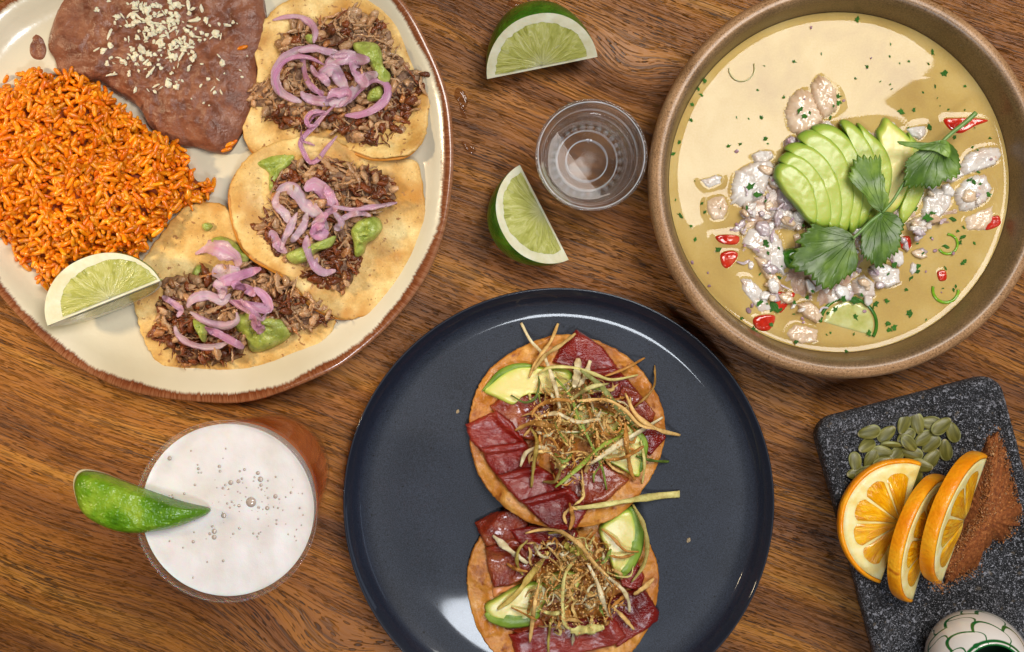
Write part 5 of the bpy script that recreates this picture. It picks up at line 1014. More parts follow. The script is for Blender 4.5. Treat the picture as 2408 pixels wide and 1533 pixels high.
for i, (k, P) in enumerate(FAN):
    zz = ZF+.0011*i if not k.startswith('r') else ZF-.001+.0012*i
    def fn(x, y, t, i=i): return 0*x
    Pp = T('G', P); c = np.mean(Pp, 0); w = W(c[0], c[1], zz); th = thing('avocado_slice', AL[k], 'avocado', (w[0], w[1], zz-.003), 'avocado slices fanned in the bowl')
    slab('flesh', Pp, MAG if k != 'r1' else MAV, th, z=zz, base=zz-.004, h=.0062, dome=.0006, edge=.22, nr=20, na=110, noise=(.0007, 55), noise2=(.00015, 300), seed=300+i)
# cilantro sprig
def leafmat():
    m, g = newmat('cilantro_leaf', .40); uv = g.N.new('ShaderNodeUVMap'); s = g.N.new('ShaderNodeSeparateXYZ'); g.k(uv.outputs[0], s.inputs[0]); u, v = s.outputs[0], s.outputs[1]
    tc = g.N.new('ShaderNodeTexCoord'); n = g.noise(tc.outputs['Object'], 110, 3)
    vein = g.m('ABSOLUTE', g.m('SINE', g.m('ADD', g.m('MULTIPLY', u, 11*PI), g.m('MULTIPLY', n, 2.0))))
    vm = g.mr(vein, .16, .0); vm = g.m('MULTIPLY', vm, g.mr(v, .95, .3))
    col = g.ramp(n, [(.3, (56, 82, 18)), (.55, (82, 110, 28)), (.75, (112, 138, 48))]); oi = g.N.new('ShaderNodeObjectInfo'); col = g.mix(g.m('MULTIPLY', vm, .55), col, (96, 140, 74)); col = g.mix(1.0, col, col, 'MIX')
    mx = g.N.new('ShaderNodeMix'); mx.data_type = 'RGBA'; mx.blend_type = 'MULTIPLY'; mx.inputs[0].default_value = 1; g.k(col, mx.inputs[6]); g.k(oi.outputs['Color'], mx.inputs[7])
    g.k(mx.outputs[2], g.b.inputs['Base Color']); g.bump(g.m('ADD', g.m('MULTIPLY', vm, -.8), g.m('MULTIPLY', n, .8)), .0006); return m
MLF = leafmat()
def leaf(par, P, root, z, curl, tint=(1, 1, 1), sd=0, ser=.085):
    o = cat(P, 168, True); c = np.array(root, float); k = np.arange(168)
    o = c+(o-c)*(1+ser*(np.abs(((k/6.0) % 1)-.5)*2-.6)+.03*(vn(k*.25, k*0, sd)-.5)+.05*np.sin(k/168*2*PI*6+sd))[:, None]
    w = Wp(o, z); cw = Wp([root], z)[0]; mid = w.mean(0); V = []; UV = []; nt_ = 12
    for t in np.linspace(0, 1, nt_)[1:]:
        p = cw+(w-cw)*t; d = np.linalg.norm(p-mid, axis=1); zz = z+curl*(np.sin(np.arctan2(p[:, 1]-mid[1], p[:, 0]-mid[0])*3+sd)*.6+.2)*(d/.012)**1.5+.0006*fbm(p[:, 0]*200, p[:, 1]*200, sd)*2
        V.append(np.column_stack([p, zz])); UV.append(np.column_stack([k/168, np.full(168, t)]))
    v = np.concatenate([[[cw[0], cw[1], z]]]+V); uv = np.concatenate([[[0, 0]]]+UV); n = len(v); v2 = v-np.array([0, 0, .00035]); na = 168
    f = [(0, 1+j, 1+(j+1) % na) for j in range(na)]+[(1+i*na+j, 1+(i+1)*na+j, 1+(i+1)*na+(j+1) % na, 1+i*na+(j+1) % na) for i in range(nt_-2) for j in range(na)]
    f += [tuple(reversed([a+n for a in q])) for q in f]; l = 1+(nt_-2)*na; f += [(l+j, l+n+j, l+n+(j+1) % na, l+(j+1) % na) for j in range(na)]
    ob = put('leaf', np.concatenate([v, v2]), f, MLF, par, uv=np.concatenate([uv, uv])); ob.color = (*tint, 1)
def sprig():
    z = ZF+.0135; c = T('G', [(700, 800)])[0]; th = thing('cilantro_sprig', 'fresh cilantro sprig with serrated leaves laid across the avocado fan', 'cilantro', W(*c, z))
    t = lambda L: T('G', L)
    leaf(th, t([(552, 935), (510, 893), (445, 868), (395, 880), (345, 862), (300, 880), (268, 910), (258, 955), (300, 985), (232, 995), (215, 1035), (242, 1090), (288, 1135), (335, 1180), (378, 1185), (420, 1200), (470, 1188), (515, 1150), (560, 1105), (572, 1050), (552, 990)]), t([(548, 938)])[0], z-.002, .0015, (1, 1, 1), 1)
    leaf(th, t([(705, 800), (645, 835), (600, 900), (588, 960), (600, 1020), (628, 1075), (690, 1080), (760, 1040), (798, 970), (818, 890), (805, 830), (760, 800)]), t([(690, 806)])[0], z, .0015, (.9, .95, .85), 2)
    leaf(th, t([(705, 798), (650, 765), (618, 715), (560, 660), (528, 605), (535, 555), (585, 508), (650, 492), (695, 520), (700, 570), (722, 610), (708, 655), (738, 715), (728, 775)]), t([(705, 790)])[0], z+.002, .0022, (1.5, 1.4, 1.7), 3)
    leaf(th, t([(1022, 418), (1075, 440), (1115, 490), (1132, 545), (1100, 600), (1065, 628), (1010, 655), (950, 660), (890, 675), (830, 655), (812, 600), (822, 545), (880, 480), (950, 440)]), t([(1015, 425)])[0], z+.003, .002, (.95, 1, .9), 4)
    leaf(th, t([(1040, 412), (1068, 455), (1066, 510), (1000, 478), (900, 462), (832, 448), (782, 420), (850, 425), (940, 428)]), t([(1010, 430)])[0], z+.0065, .001, (1.5, 1.45, 1.5), 5, .03)
    ms = mat('cilantro_stem', [(.3, (92, 128, 60)), (.7, (126, 156, 84))], sc=200, rough=.35)
    for P, w0, w1, dz in (([(1205, 268), (1150, 318), (1080, 372), (1022, 425)], 30, 22, .004), ([(1022, 425), (900, 540), (820, 645), (760, 740), (705, 800)], 22, 18, .002), ([(705, 800), (640, 850), (590, 900), (548, 938)], 24, 18, .0005)):
        q = cat(t(P), 20); w = Wp(q, z+dz); Q = np.column_stack([w, np.full(20, z+dz)]); r = np.linspace(w0, w1, 20)*.441*S*.42
        v, f, uv = tube3(Q, r, r, 8); put('stem', v, f, ms, th)
sprig()
# =================== tostadas ===================
MTS = mat('fried_tortilla', [(.28, (150, 82, 22)), (.45, (188, 116, 40)), (.6, (206, 142, 62)), (.75, (222, 170, 92))], sc=60, det=7, rough=.36, bump=.0012, bsc=170, bdet=6, fine=.12, fsc=600, rvar=.1, speck=[(140, .60, (142, 74, 24), .12)])
def tostada(label, cx, cy, rx, ry, base, L, sd):
    P = [(cx+rx*math.cos(a)*(1+.012*math.sin(5*a+sd)), cy+ry*math.sin(a)*(1+.01*math.sin(7*a))) for a in np.linspace(0, 2*PI, 40)[:-1]]
    w = W(cx, cy, base); fl = lifts(L)
    def fn(x, y, t): return fl(x, y, t)+.0022*np.clip(fbm(x*85, y*85, sd)*3.2, -.2, 1)*(t < .97)
    o = slab('tostada', P, MTS, None, z=base, base=base, h=.0022, edge=.02, nr=60, na=260, fn=fn, noise=(.0008, 240), seed=sd, jag=.006); tag(o, label, 'tostada', 'fried tostadas on the blue plate')
TUNA = mat('raw_tuna', [(.3, (98, 17, 12)), (.5, (130, 27, 19)), (.72, (156, 60, 44))], sc=30, det=3, rough=.16, bump=.0010, bsc=360, sss=.25, ss=.003, srad=(1, .2, .15), coat=.25, speck=[(700, .72, (40, 12, 8), .03)], bst=(1, 2, 1), croug=.2)
TUND = mat('glazed_tuna', [(.3, (92, 28, 10)), (.5, (134, 44, 20)), (.7, (164, 92, 52))], sc=60, det=5, rough=.22, bump=.0012, bsc=420, sss=.15, ss=.003, coat=.4, speck=[(700, .70, (34, 14, 8), .03)], croug=.1)
def tuna(label, crop, P, m=TUNA, h=.0035, grp='tuna slices on the tostadas', z=.02, sc=1.09):
    c_ = np.mean(P, 0); P = [(c_[0]+(x-c_[0])*sc, c_[1]+(y-c_[1])*sc) for x, y in P]
    o = slab('tuna_slice', T(crop, P), m, None, z=z, h=h, edge=.16, noise=(.0014, 50), noise2=(.0003, 230), nr=22, na=96, follow=.7, sharp=True, jag=.02, fn=lambda x, y, t: .0016*np.clip(fbm(x*45, y*45, len(label))*3, -.3, 1)*t**2); tag(o, label, 'tuna', grp)
def avo(label, crop, P, skin, h=.005, grp='avocado wedges on the tostadas'):
    Pp = T(crop, P); c = np.mean(Pp, 0); th = thing('avocado_slice', label, 'avocado', at(c[0], c[1], 0), grp)
    slab('flesh', Pp, MAV, th, z=.025, h=h, edge=.16, noise=(.0008, 60), nr=16, na=90, follow=.2)
    if skin: ribbon('skin_edge', T(crop, skin[0]), skin[1]*.5, .0025, MAS, th, roll=0, lift=0, taper=.7, n=26, dz=-.0026, stiff=6)
ML = mat('fried_leek', [(.3, (206, 190, 160)), (.5, (230, 220, 196)), (.7, (250, 246, 232))], sc=200, det=3, rough=.42, bump=.0006, bsc=800, objcol=1, sss=.1, ss=.001, bst=(1, 1, 1), rvar=.1)
TAN = (.98, .66, .28); BRN = (.66, .32, .08); WHT = (1, .92, .70); PGR = (.86, .82, .36); GRN = (.28, .42, .08); DGR = (.12, .20, .03)
def nest(label, crop, k, lst, region, n, sd, rmax):
    c = T(crop, [np.mean(region, 0)])[0]; th = thing('fried_leeks', label, 'leeks', at(c[0], c[1], 0), 'fried leek nests on the tostadas'); reg_ = T(crop, region)
    rr = random.Random(sd)
    for p in rnd_in(reg_, n):
        a = rr.random()*2*PI; l = rr.uniform(18, rmax); b = a+rr.gauss(0, .7); q = [p, (p[0]+math.cos(a)*l*.5, p[1]+math.sin(a)*l*.5), (p[0]+math.cos(a)*l*.5+math.cos(b)*l*.5, p[1]+math.sin(a)*l*.5+math.sin(b)*l*.5)]
        if rr.random() < .35: g = b+rr.gauss(0, 1.2); q.append((q[2][0]+math.cos(g)*l*.4, q[2][1]+math.sin(g)*l*.4))
        u = rr.random(); col = TAN if u < .46 else BRN if u < .70 else WHT if u < .88 else PGR if u < .95 else GRN
        ks = rr.uniform(.75, 1.25); o = ribbon('leek_strip', q, rr.uniform(3.6, 9.5), .0008, ML, th, n=12, m=6, lift=rr.uniform(0, .0055), roll=1.2, taper=.6, wn=.5, stiff=5, dz=.0004); o.color = (*[min(1, x*ks) for x in col], 1)
    for P, w, col, *rest in lst:
        o = ribbon('leek_strip', T(crop, P), w*k, .0012, ML, th, n=24, m=7, lift=rest[0] if rest else .003, roll=.8, taper=.5, wn=.3, stiff=8, dz=.0008, w2=rest[1]*k if len(rest) > 1 else None); o.color = (*col, 1)
    # crisp crumbs clinging to the strips
    mm = bpy.data.materials.get('fried_crumb') or mat('fried_crumb', [(.3, (206, 146, 76)), (.7, (236, 190, 120))], sc=400, rough=.5)
    v, f = blob(6, 3, 9, .35); a = []
    for p in rnd_in(reg_, 520):
        w = at(p[0]+rr.gauss(0, 6), p[1]+rr.gauss(0, 6), .0001, 2); a.append((0, rotm(rr.random()*6, rr.random()*6), rr.uniform(.0003, .0009), w))
    join('fried_crumbs', [(v, f)], a, mm, th)
# lower tostada first, then the upper one that overlaps it
def IP(x, y): return T('I', [(x, y)])[0]
tostada('golden fried tostada lying flat at the front of the blue plate', 1323.3, 1377.6, 226, 226, .0055, [(1250, 1500, 70, .001)], 3)
MAI = mat('chipotle_mayo', [(.3, (206, 122, 62)), (.7, (224, 148, 88))], sc=100, rough=.3)
for P, lb in (([(480, 900), (560, 930), (680, 960), (640, 1010), (540, 1030), (490, 1060), (475, 1000)], 'orange mayonnaise smear between tuna and avocado on the front tostada'), ([(660, 1380), (760, 1350), (850, 1300), (900, 1280), (880, 1330), (760, 1390), (690, 1410)], 'orange mayonnaise streak above the lowest tuna strip')):
    o = slab('mayonnaise_smear', T('I', P), MAI, None, z=.01, h=.0014, edge=.5, follow=.8, nr=12, na=40); tag(o, lb, 'mayonnaise')
tuna('tuna slice poking out from under the rear tostada, glazed brown', 'I', [(335, 425), (480, 350), (650, 300), (760, 400), (800, 520), (600, 660), (460, 660), (380, 520)], TUND)
tuna('dark glazed tuna slice left of the front leek nest', 'I', [(430, 640), (640, 560), (900, 600), (960, 760), (640, 950), (500, 960), (450, 820)], TUND)
tuna('red tuna slice between rear tostada and front leek nest', 'I', [(640, 480), (900, 440), (1180, 470), (1240, 600), (1000, 760), (760, 640)], TUNA)
tuna('red tuna strip right of the front leek nest', 'I', [(1560, 780), (1700, 700), (1790, 880), (1750, 1000), (1600, 960)], TUNA)
tuna('large red tuna slice at the right front of the front tostada', 'I', [(1500, 1080), (1780, 980), (1905, 1200), (1905, 1270), (1560, 1480), (1450, 1300)], TUNA)
tuna('long red tuna strip nearest the front rim of the plate', 'I', [(665, 1390), (1000, 1270), (1500, 1250), (1600, 1400), (1500, 1480), (1000, 1600), (720, 1560)], TUNA)
tuna('small dark tuna slice under the front left avocado wedge', 'I', [(560, 1270), (820, 1200), (920, 1290), (700, 1360), (600, 1340)], TUND, .0025)
avo('avocado wedge with a ragged green end at the front left of the front tostada', 'I', [(410, 1130), (520, 1060), (700, 960), (860, 930), (1000, 960), (900, 1180), (850, 1250), (680, 1275), (520, 1255), (430, 1210)], ([(415, 1200), (480, 1245), (600, 1262), (700, 1268), (800, 1250), (880, 1200)], 70))
avo('avocado slice under the middle of the front leek nest', 'I', [(920, 900), (1100, 830), (1240, 880), (1200, 1000), (1040, 1060), (930, 1010)], None, .004)
avo('tall avocado wedge right of the leeks on the front tostada', 'I', [(1400, 480), (1520, 350), (1660, 280), (1710, 370), (1728, 520), (1700, 680), (1600, 850), (1540, 880), (1480, 700)], ([(1668, 280), (1712, 370), (1725, 520), (1700, 680), (1620, 820), (1550, 885)], 80), .006)
nest('tangled nest of fried leek strips heaped on the front tostada', 'I', .2714, [([(480, 520), (640, 650), (780, 760)], 60, WHT), ([(960, 500), (1060, 490), (1180, 560), (1260, 690), (1290, 730)], 38, (.75, .60, .12)), ([(760, 500), (870, 470), (1020, 460), (1140, 520), (1240, 600), (1360, 760), (1480, 880)], 40, TAN), ([(1480, 880), (1600, 980), (1650, 1080), (1660, 1180)], 40, WHT), ([(1200, 720), (1110, 830), (1080, 980), (1085, 1180), (1110, 1300), (1200, 1340)], 34, PGR, .004), ([(1150, 1345), (1280, 1330), (1440, 1310)], 90, PGR, .001), ([(520, 1160), (680, 1020), (800, 860), (900, 740), (960, 660)], 55, (.80, .62, .18)), ([(1690, 250), (1770, 400), (1805, 560), (1790, 720), (1740, 830), (1680, 920)], 42, (.55, .48, .16), .006), ([(800, 1440), (820, 1250), (850, 1050), (880, 920)], 34, TAN), ([(1300, 760), (1380, 920), (1430, 1080), (1480, 1220)], 40, WHT), ([(1700, 1330), (1600, 1210), (1520, 1140)], 34, TAN), ([(1870, 890), (1780, 960), (1700, 1030)], 50, TAN), ([(1740, 660), (1620, 640), (1520, 540), (1420, 460)], 26, BRN), ([(1700, 680), (1580, 700), (1480, 690)], 26, BRN), ([(780, 560), (700, 640), (690, 760), (740, 860)], 30, (.55, .45, .12)), ([(1450, 880), (1520, 980), (1480, 1120), (1510, 1250)], 22, BRN), ([(960, 1530), (960, 1400), (980, 1240)], 22, (.5, .42, .1)), ([(600, 760), (680, 800), (780, 830)], 30, BRN), ([(640, 1140), (740, 1180), (860, 1250)], 22, BRN), ([(1500, 640), (1450, 720), (1420, 760)], 34, GRN), ([(1100, 590), (1180, 640), (1230, 680)], 70, (.5, .48, .10))],
     [(900, 560), (1100, 520), (1280, 560), (1450, 640), (1560, 900), (1560, 1150), (1450, 1300), (1250, 1340), (1000, 1300), (850, 1150), (820, 950), (760, 780)], 165, 5, 60)
tostada('golden fried tostada farther back on the blue plate, overlapping the front one', 1331.3, 1012.3, 231, 224, .0062, [(1330, 1230, 120, .0095), (1200, 1190, 90, .006), (1450, 1190, 90, .006), (1550, 950, 80, .003), (1110, 950, 70, .002)], 8)
o = slab('mayonnaise_smear', T('H', [(960, 1300), (1040, 1270), (1150, 1200), (1225, 1165), (1200, 1210), (1100, 1280), (1010, 1330), (950, 1330)]), MAI, None, z=.015, h=.0016, edge=.5, follow=.8, nr=12, na=40); tag(o, 'orange mayonnaise streak at the lower right of the rear tostada', 'mayonnaise')
tuna('triangular glazed tuna slice at the far edge of the rear tostada', 'H', [(905, 205), (1060, 310), (1165, 450), (1100, 490), (900, 450), (760, 400), (800, 320)], TUNA, .004)
tuna('square tuna slice just in front of the triangular one', 'H', [(980, 460), (1150, 440), (1270, 570), (1300, 640), (1150, 700), (1000, 620)], TUNA)
tuna('tuna slice under the right side of the rear leek nest', 'H', [(1200, 560), (1290, 590), (1400, 730), (1380, 790), (1240, 760), (1160, 660)], TUND)
tuna('small tuna slice at the right rim of the rear tostada', 'H', [(1340, 790), (1460, 850), (1470, 890), (1380, 1000), (1320, 960), (1290, 860)], TUNA)
tuna('glazed tuna slice in front of the left avocado slice', 'H', [(355, 690), (440, 620), (580, 610), (740, 640), (720, 780), (620, 900), (540, 880), (420, 790)], TUND)
tuna('dark glazed tuna slice below the rear leek nest', 'H', [(740, 1060), (1000, 1020), (1225, 1160), (1080, 1290), (930, 1310), (790, 1190)], TUND)
tuna('upper left tuna slice of the overlapping row on the rear tostada', 'H', [(188, 812), (300, 760), (380, 722), (470, 790), (570, 940), (420, 960), (285, 975), (220, 900)], TUNA, .0038)
tuna('second tuna slice of the overlapping row on the rear tostada', 'H', [(285, 962), (420, 940), (560, 920), (640, 1080), (520, 1120), (395, 1150), (330, 1060)], TUNA, .0038)
tuna('third tuna slice of the overlapping row on the rear tostada', 'H', [(395, 1140), (540, 1100), (650, 1080), (850, 1220), (700, 1270), (545, 1310), (460, 1220)], TUNA, .0038)
tuna('lowest tuna slice of the row, drooping over the rear tostada edge', 'H', [(545, 1300), (700, 1255), (850, 1222), (960, 1350), (890, 1465), (720, 1465), (620, 1380)], TUNA, .004)
avo('crescent avocado slice at the upper left of the rear tostada', 'H', [(292, 580), (400, 480), (500, 430), (610, 422), (720, 438), (840, 450), (885, 500), (880, 570), (800, 625), (690, 610), (600, 610), (540, 630), (482, 680), (380, 635)], ([(292, 585), (340, 540), (400, 482), (500, 432), (612, 424)], 34), .0042)
avo('avocado slice half hidden in the middle of the rear leek nest', 'H', [(880, 680), (1000, 690), (1180, 760), (1150, 850), (1000, 890), (900, 820)], None, .004)
avo('avocado slice at the right of the rear leek nest', 'H', [(1050, 1010), (1130, 900), (1230, 800), (1330, 920), (1315, 1100), (1290, 1145), (1160, 1080)], ([(1240, 800), (1325, 910), (1325, 1000), (1310, 1110)], 40), .0045)
nest('tangled nest of fried leek strips heaped on the rear tostada', 'H', .3644, [([(540, 148), (600, 260), (680, 350), (740, 500), (770, 600), (790, 700)], 30, WHT, .006), ([(777, 152), (730, 260), (650, 370), (590, 500)], 26, TAN, .005), ([(890, 215), (790, 290), (700, 350), (620, 450)], 28, (.72, .52, .22)), ([(905, 375), (900, 470), (880, 560)], 52, WHT), ([(985, 390), (950, 480), (910, 560)], 40, WHT), ([(655, 470), (730, 430), (880, 432), (1000, 470), (1120, 510), (1290, 482)], 24, PGR, .005), ([(920, 450), (1050, 550), (1150, 680), (1265, 800)], 34, (.36, .42, .16), .005), ([(760, 500), (850, 610), (930, 800), (1010, 970), (1060, 1080), (1090, 1220)], 22, GRN, .005), ([(1335, 372), (1200, 440), (1080, 490)], 20, BRN, .004), ([(1400, 420), (1385, 560), (1270, 690)], 16, (.45, .25, .06), .005), ([(1450, 755), (1300, 840), (1150, 930), (980, 1060)], 34, WHT, .005), ([(1200, 870), (1050, 940), (900, 1080), (760, 1205)], 28, (.42, .58, .10), .004), ([(1210, 600), (1280, 740), (1420, 830), (1562, 870)], 30, TAN, .004), ([(1280, 1005), (1380, 1030), (1490, 1040)], 22, DGR, .002), ([(880, 1340), (1000, 1325), (1200, 1290), (1400, 1260), (1560, 1250)], 24, PGR, .003, 60), ([(830, 1440), (815, 1380), (860, 1335), (900, 1350)], 22, TAN), ([(850, 1310), (870, 1400), (850, 1480)], 30, BRN), ([(685, 745), (770, 728), (900, 780), (1050, 765)], 30, WHT), ([(535, 1070), (570, 980), (650, 945), (720, 960)], 28, WHT), ([(475, 612), (560, 655), (630, 625), (655, 540), (650, 490)], 16, DGR, .004), ([(500, 840), (600, 790), (700, 800), (830, 835)], 34, (.5, .27, .07)), ([(605, 1205), (620, 1050), (640, 900), (600, 820)], 24, (.5, .38, .1)), ([(680, 1170), (760, 1160), (790, 1060), (740, 1000)], 24, (.35, .25, .07)), ([(605, 740), (650, 680), (760, 640), (880, 650)], 30, BRN), ([(860, 640), (980, 560), (1100, 540)], 30, (.75, .72, .35)), ([(900, 650), (1080, 640), (1200, 700), (1300, 800), (1400, 830)], 26, TAN), ([(1210, 790), (1220, 960), (1240, 1080), (1270, 1160)], 30, BRN, .003), ([(1310, 900), (1330, 1040), (1320, 1180)], 18, PGR), ([(1080, 1030), (1200, 1010), (1330, 940)], 24, BRN)],
     [(620, 600), (780, 560), (980, 560), (1180, 640), (1260, 800), (1220, 960), (1060, 1060), (940, 1180), (880, 1200), (740, 1060), (620, 900), (600, 760)], 170, 6, 66)
JP = lambda x, y: T('J', [(x, y)])[0]
# =================== pumpkin seeds ===================
def seeds():
    m, g = newmat('pumpkin_seed_skin', .42); tc = g.N.new('ShaderNodeTexCoord'); oi = g.N.new('ShaderNodeObjectInfo'); O = tc.outputs['Object']
    s = g.N.new('ShaderNodeSeparateXYZ'); g.k(O, s.inputs[0]); n = g.noise(g.xyz(g.m('MULTIPLY', s.outputs[0], 60), g.m('MULTIPLY', s.outputs[1], 420), oi.outputs['Random']), 1, 3)
    col = g.ramp(n, [(.3, (68, 66, 18)), (.5, (98, 94, 34)), (.7, (130, 124, 60))]); r = g.m('POWER', g.m('ADD', g.m('POWER', g.m('DIVIDE', s.outputs[0], .0066), 2), g.m('POWER', g.m('DIVIDE', s.outputs[1], .0040), 2)), .5)
    col = g.mix(g.mr(r, .86, .98, 0, .8), col, (160, 160, 104)); col = g.mix(g.mr(s.outputs[0], .0055, .0063, 0, .8), col, (186, 170, 130))
    g.k(col, g.b.inputs['Base Color']); g.bump(n, .0003)
    n = 28; V = [(0, 0, .0017)]; 
    for q, h_ in ((.35, .0017), (.7, .0014), (.85, .0011), (.94, .0009), (1.0, .0004), (.97, -.0003), (.8, -.0009), (.4, -.0012)):
        for j in range(n):
            a = 2*PI*j/n; x = math.cos(a); y = math.sin(a); V.append((q*.0066*x, q*.0040*y*(1-.22*x), h_))
    V.append((0, 0, -.0012)); F = [(0, 1+j, 1+(j+1) % n) for j in range(n)]+[(1+i*n+j, 1+(i+1)*n+j, 1+(i+1)*n+(j+1) % n, 1+i*n+(j+1) % n) for i in range(7) for j in range(n)]+[(1+8*n, 1+7*n+(j+1) % n, 1+7*n+j) for j in range(n)]
    me = mesh('pumpkin_seed', V, F); me.materials.append(m)
    L = [(427, 540, 10, 0), (305, 587, 5, 0), (350, 585, 15, 0), (440, 535, 25, 0), (505, 492, 40, 0), (375, 510, 60, 0), (292, 527, -82, 0), (352, 440, 28, 0), (365, 368, 15, 0), (458, 377, 42, 0), (560, 390, 35, 0), (485, 434, -4, 1), (440, 478, -12, 1), (590, 480, -12, 0), (548, 325, 68, 0), (620, 322, -75, 1), (692, 320, -8, 0), (655, 402, 30, 0), (748, 335, 38, 0), (577, 427, -45, 2), (693, 432, 42, 1), (808, 367, -70, 0), (770, 462, -80, 0), (695, 510, 50, 2), (645, 545, -12, 0), (615, 600, 80, 0)]
    lab = {0: 'flat olive green pumpkin seed', 1: 'olive pumpkin seed', 2: 'raised olive pumpkin seed'}
    nm = {(548, 325): 'upright olive seed at the far edge of the seed heap, left of the darkest one', (620, 322): 'dark olive seed farthest from the orange slices, standing upright', (692, 320): 'level seed just right of the darkest upright seed', (365, 368): 'pale tipped seed at the far left corner of the seed heap', (292, 527): 'upright seed at the left end of the seed heap', (305, 587): 'seed touching the rind of the flat orange slice at the left end', (577, 427): 'pale plump seed lying on top in the middle of the heap', (485, 434): 'thin seed lying edge up in the middle of the heap', (440, 478): 'broad seed lying on top in the left half of the heap', (808, 367): 'upright seed at the right end of the seed heap', (770, 462): 'upright seed between the right end of the heap and the orange rind', (695, 510): 'pale seed lying on top nearest the middle orange slice', (748, 335): 'slanting seed just left of the rightmost seed', (427, 540): 'seed showing between the flat orange slice and the two left top seeds', (350, 585): 'low seed beside the orange rind, right of the leftmost bottom seed', (440, 535): 'seed half hidden under its twin just above the flat orange slice', (505, 492): 'seed tucked right under the broad top seed in the left half', (375, 510): 'steeply slanting seed between the upright left end seed and the broad top seed', (352, 440): 'second seed down on the left edge, below the pale tipped corner seed', (458, 377): 'large seed right of the pale tipped corner seed', (560, 390): 'seed just behind the pale plump middle seed, mostly covered', (590, 480): 'level seed in front of the pale plump middle seed', (655, 402): 'seed right of the pale plump middle one, below the darkest upright seed', (693, 432): 'slanting seed left of the upright seed that nearly touches the orange rind', (615, 600): 'seed mostly hidden behind the tip of the flat orange slice', (645, 545): 'seed partly under the pale top seed beside the middle orange slice'}
    for (x, y, a, k) in L:
        w = at(*JP(x, y), .0013); o = bpy.data.objects.new('pumpkin_seed', me); C.objects.link(o); o.location = tuple(w)
        o.rotation_euler = (1.1 if (x, y) == (485, 434) else R.gauss(0, .13), R.gauss(0, .12), rad(a)+(PI if R.random() < .5 else 0)); s_ = .95+.12*R.random(); o.scale = (s_, s_, s_)
        tag(o, nm.get((x, y), 'olive green pumpkin seed packed in the heap beside the orange slices'), 'seed', 'pumpkin seeds on the stone tray')
        mv = np.array([(Matrix.LocRotScale(o.location, o.rotation_euler, o.scale) @ Vector(q)) for q in V]); hm_add(mv, F)
seeds()
# =================== chili salt ===================
def chili():
    P = T('J', [(1050, 398), (1080, 440), (1110, 485), (1115, 560), (1150, 690), (1178, 780), (1160, 850), (1110, 930), (1020, 955), (960, 1020), (935, 1085), (850, 1125), (770, 1165), (700, 1150), (690, 1060), (760, 940), (840, 800), (900, 640), (960, 500), (1000, 430)])
    mb = mat('chili_salt_heap', [(.3, (108, 52, 16)), (.5, (146, 78, 28)), (.7, (182, 112, 56))], sc=500, det=5, rough=.6, bump=.0012, bsc=1300)
    th = thing('chili_salt', 'heap of coarse reddish brown chili salt beside the orange slices', 'spice', at(*JP(950, 800), 0))
    slab('salt_mound', P, mb, th, z=TZ, base=TZ-.0053, h=.004, dome=.014, edge=.7, noise=(.0012, 160), noise2=(.0006, 900), nr=50, na=160, jag=.13)
    mg = mat('salt_grain', [(.3, (206, 196, 186)), (.7, (240, 232, 226))], sc=900, rough=.3, tint=1)
    arr = [blob(5, 2, i, .3) for i in range(4)]
    for nm_, n, lo, hi in (('salt_grains', 5200, .00022, .00055), ('coarse_salt_grains', 260, .0005, .0011)):
        a = []; ti = []
        Pb = np.array(P); cc = Pb.mean(0)
        for i, p in enumerate(rnd_in([tuple(cc+(q-cc)*(1.02 if R.random() < .5 else 1.14)) for q in Pb], n)):
            w = at(p[0]+R.gauss(0, 5), p[1]+R.gauss(0, 5), .0001, 2); a.append((R.randrange(4), rotm(R.random()*6, R.random()*6), R.uniform(lo, hi), w)); k = R.uniform(.6, 1.4); u = R.random()
            ti.append((.46*k, .18*k, .045*k) if u < .72 else (.56*k, .32*k, .15*k) if u < .94 else (.14, .04, .015))
        join(nm_, arr, a, mg, th, ti)
chili()
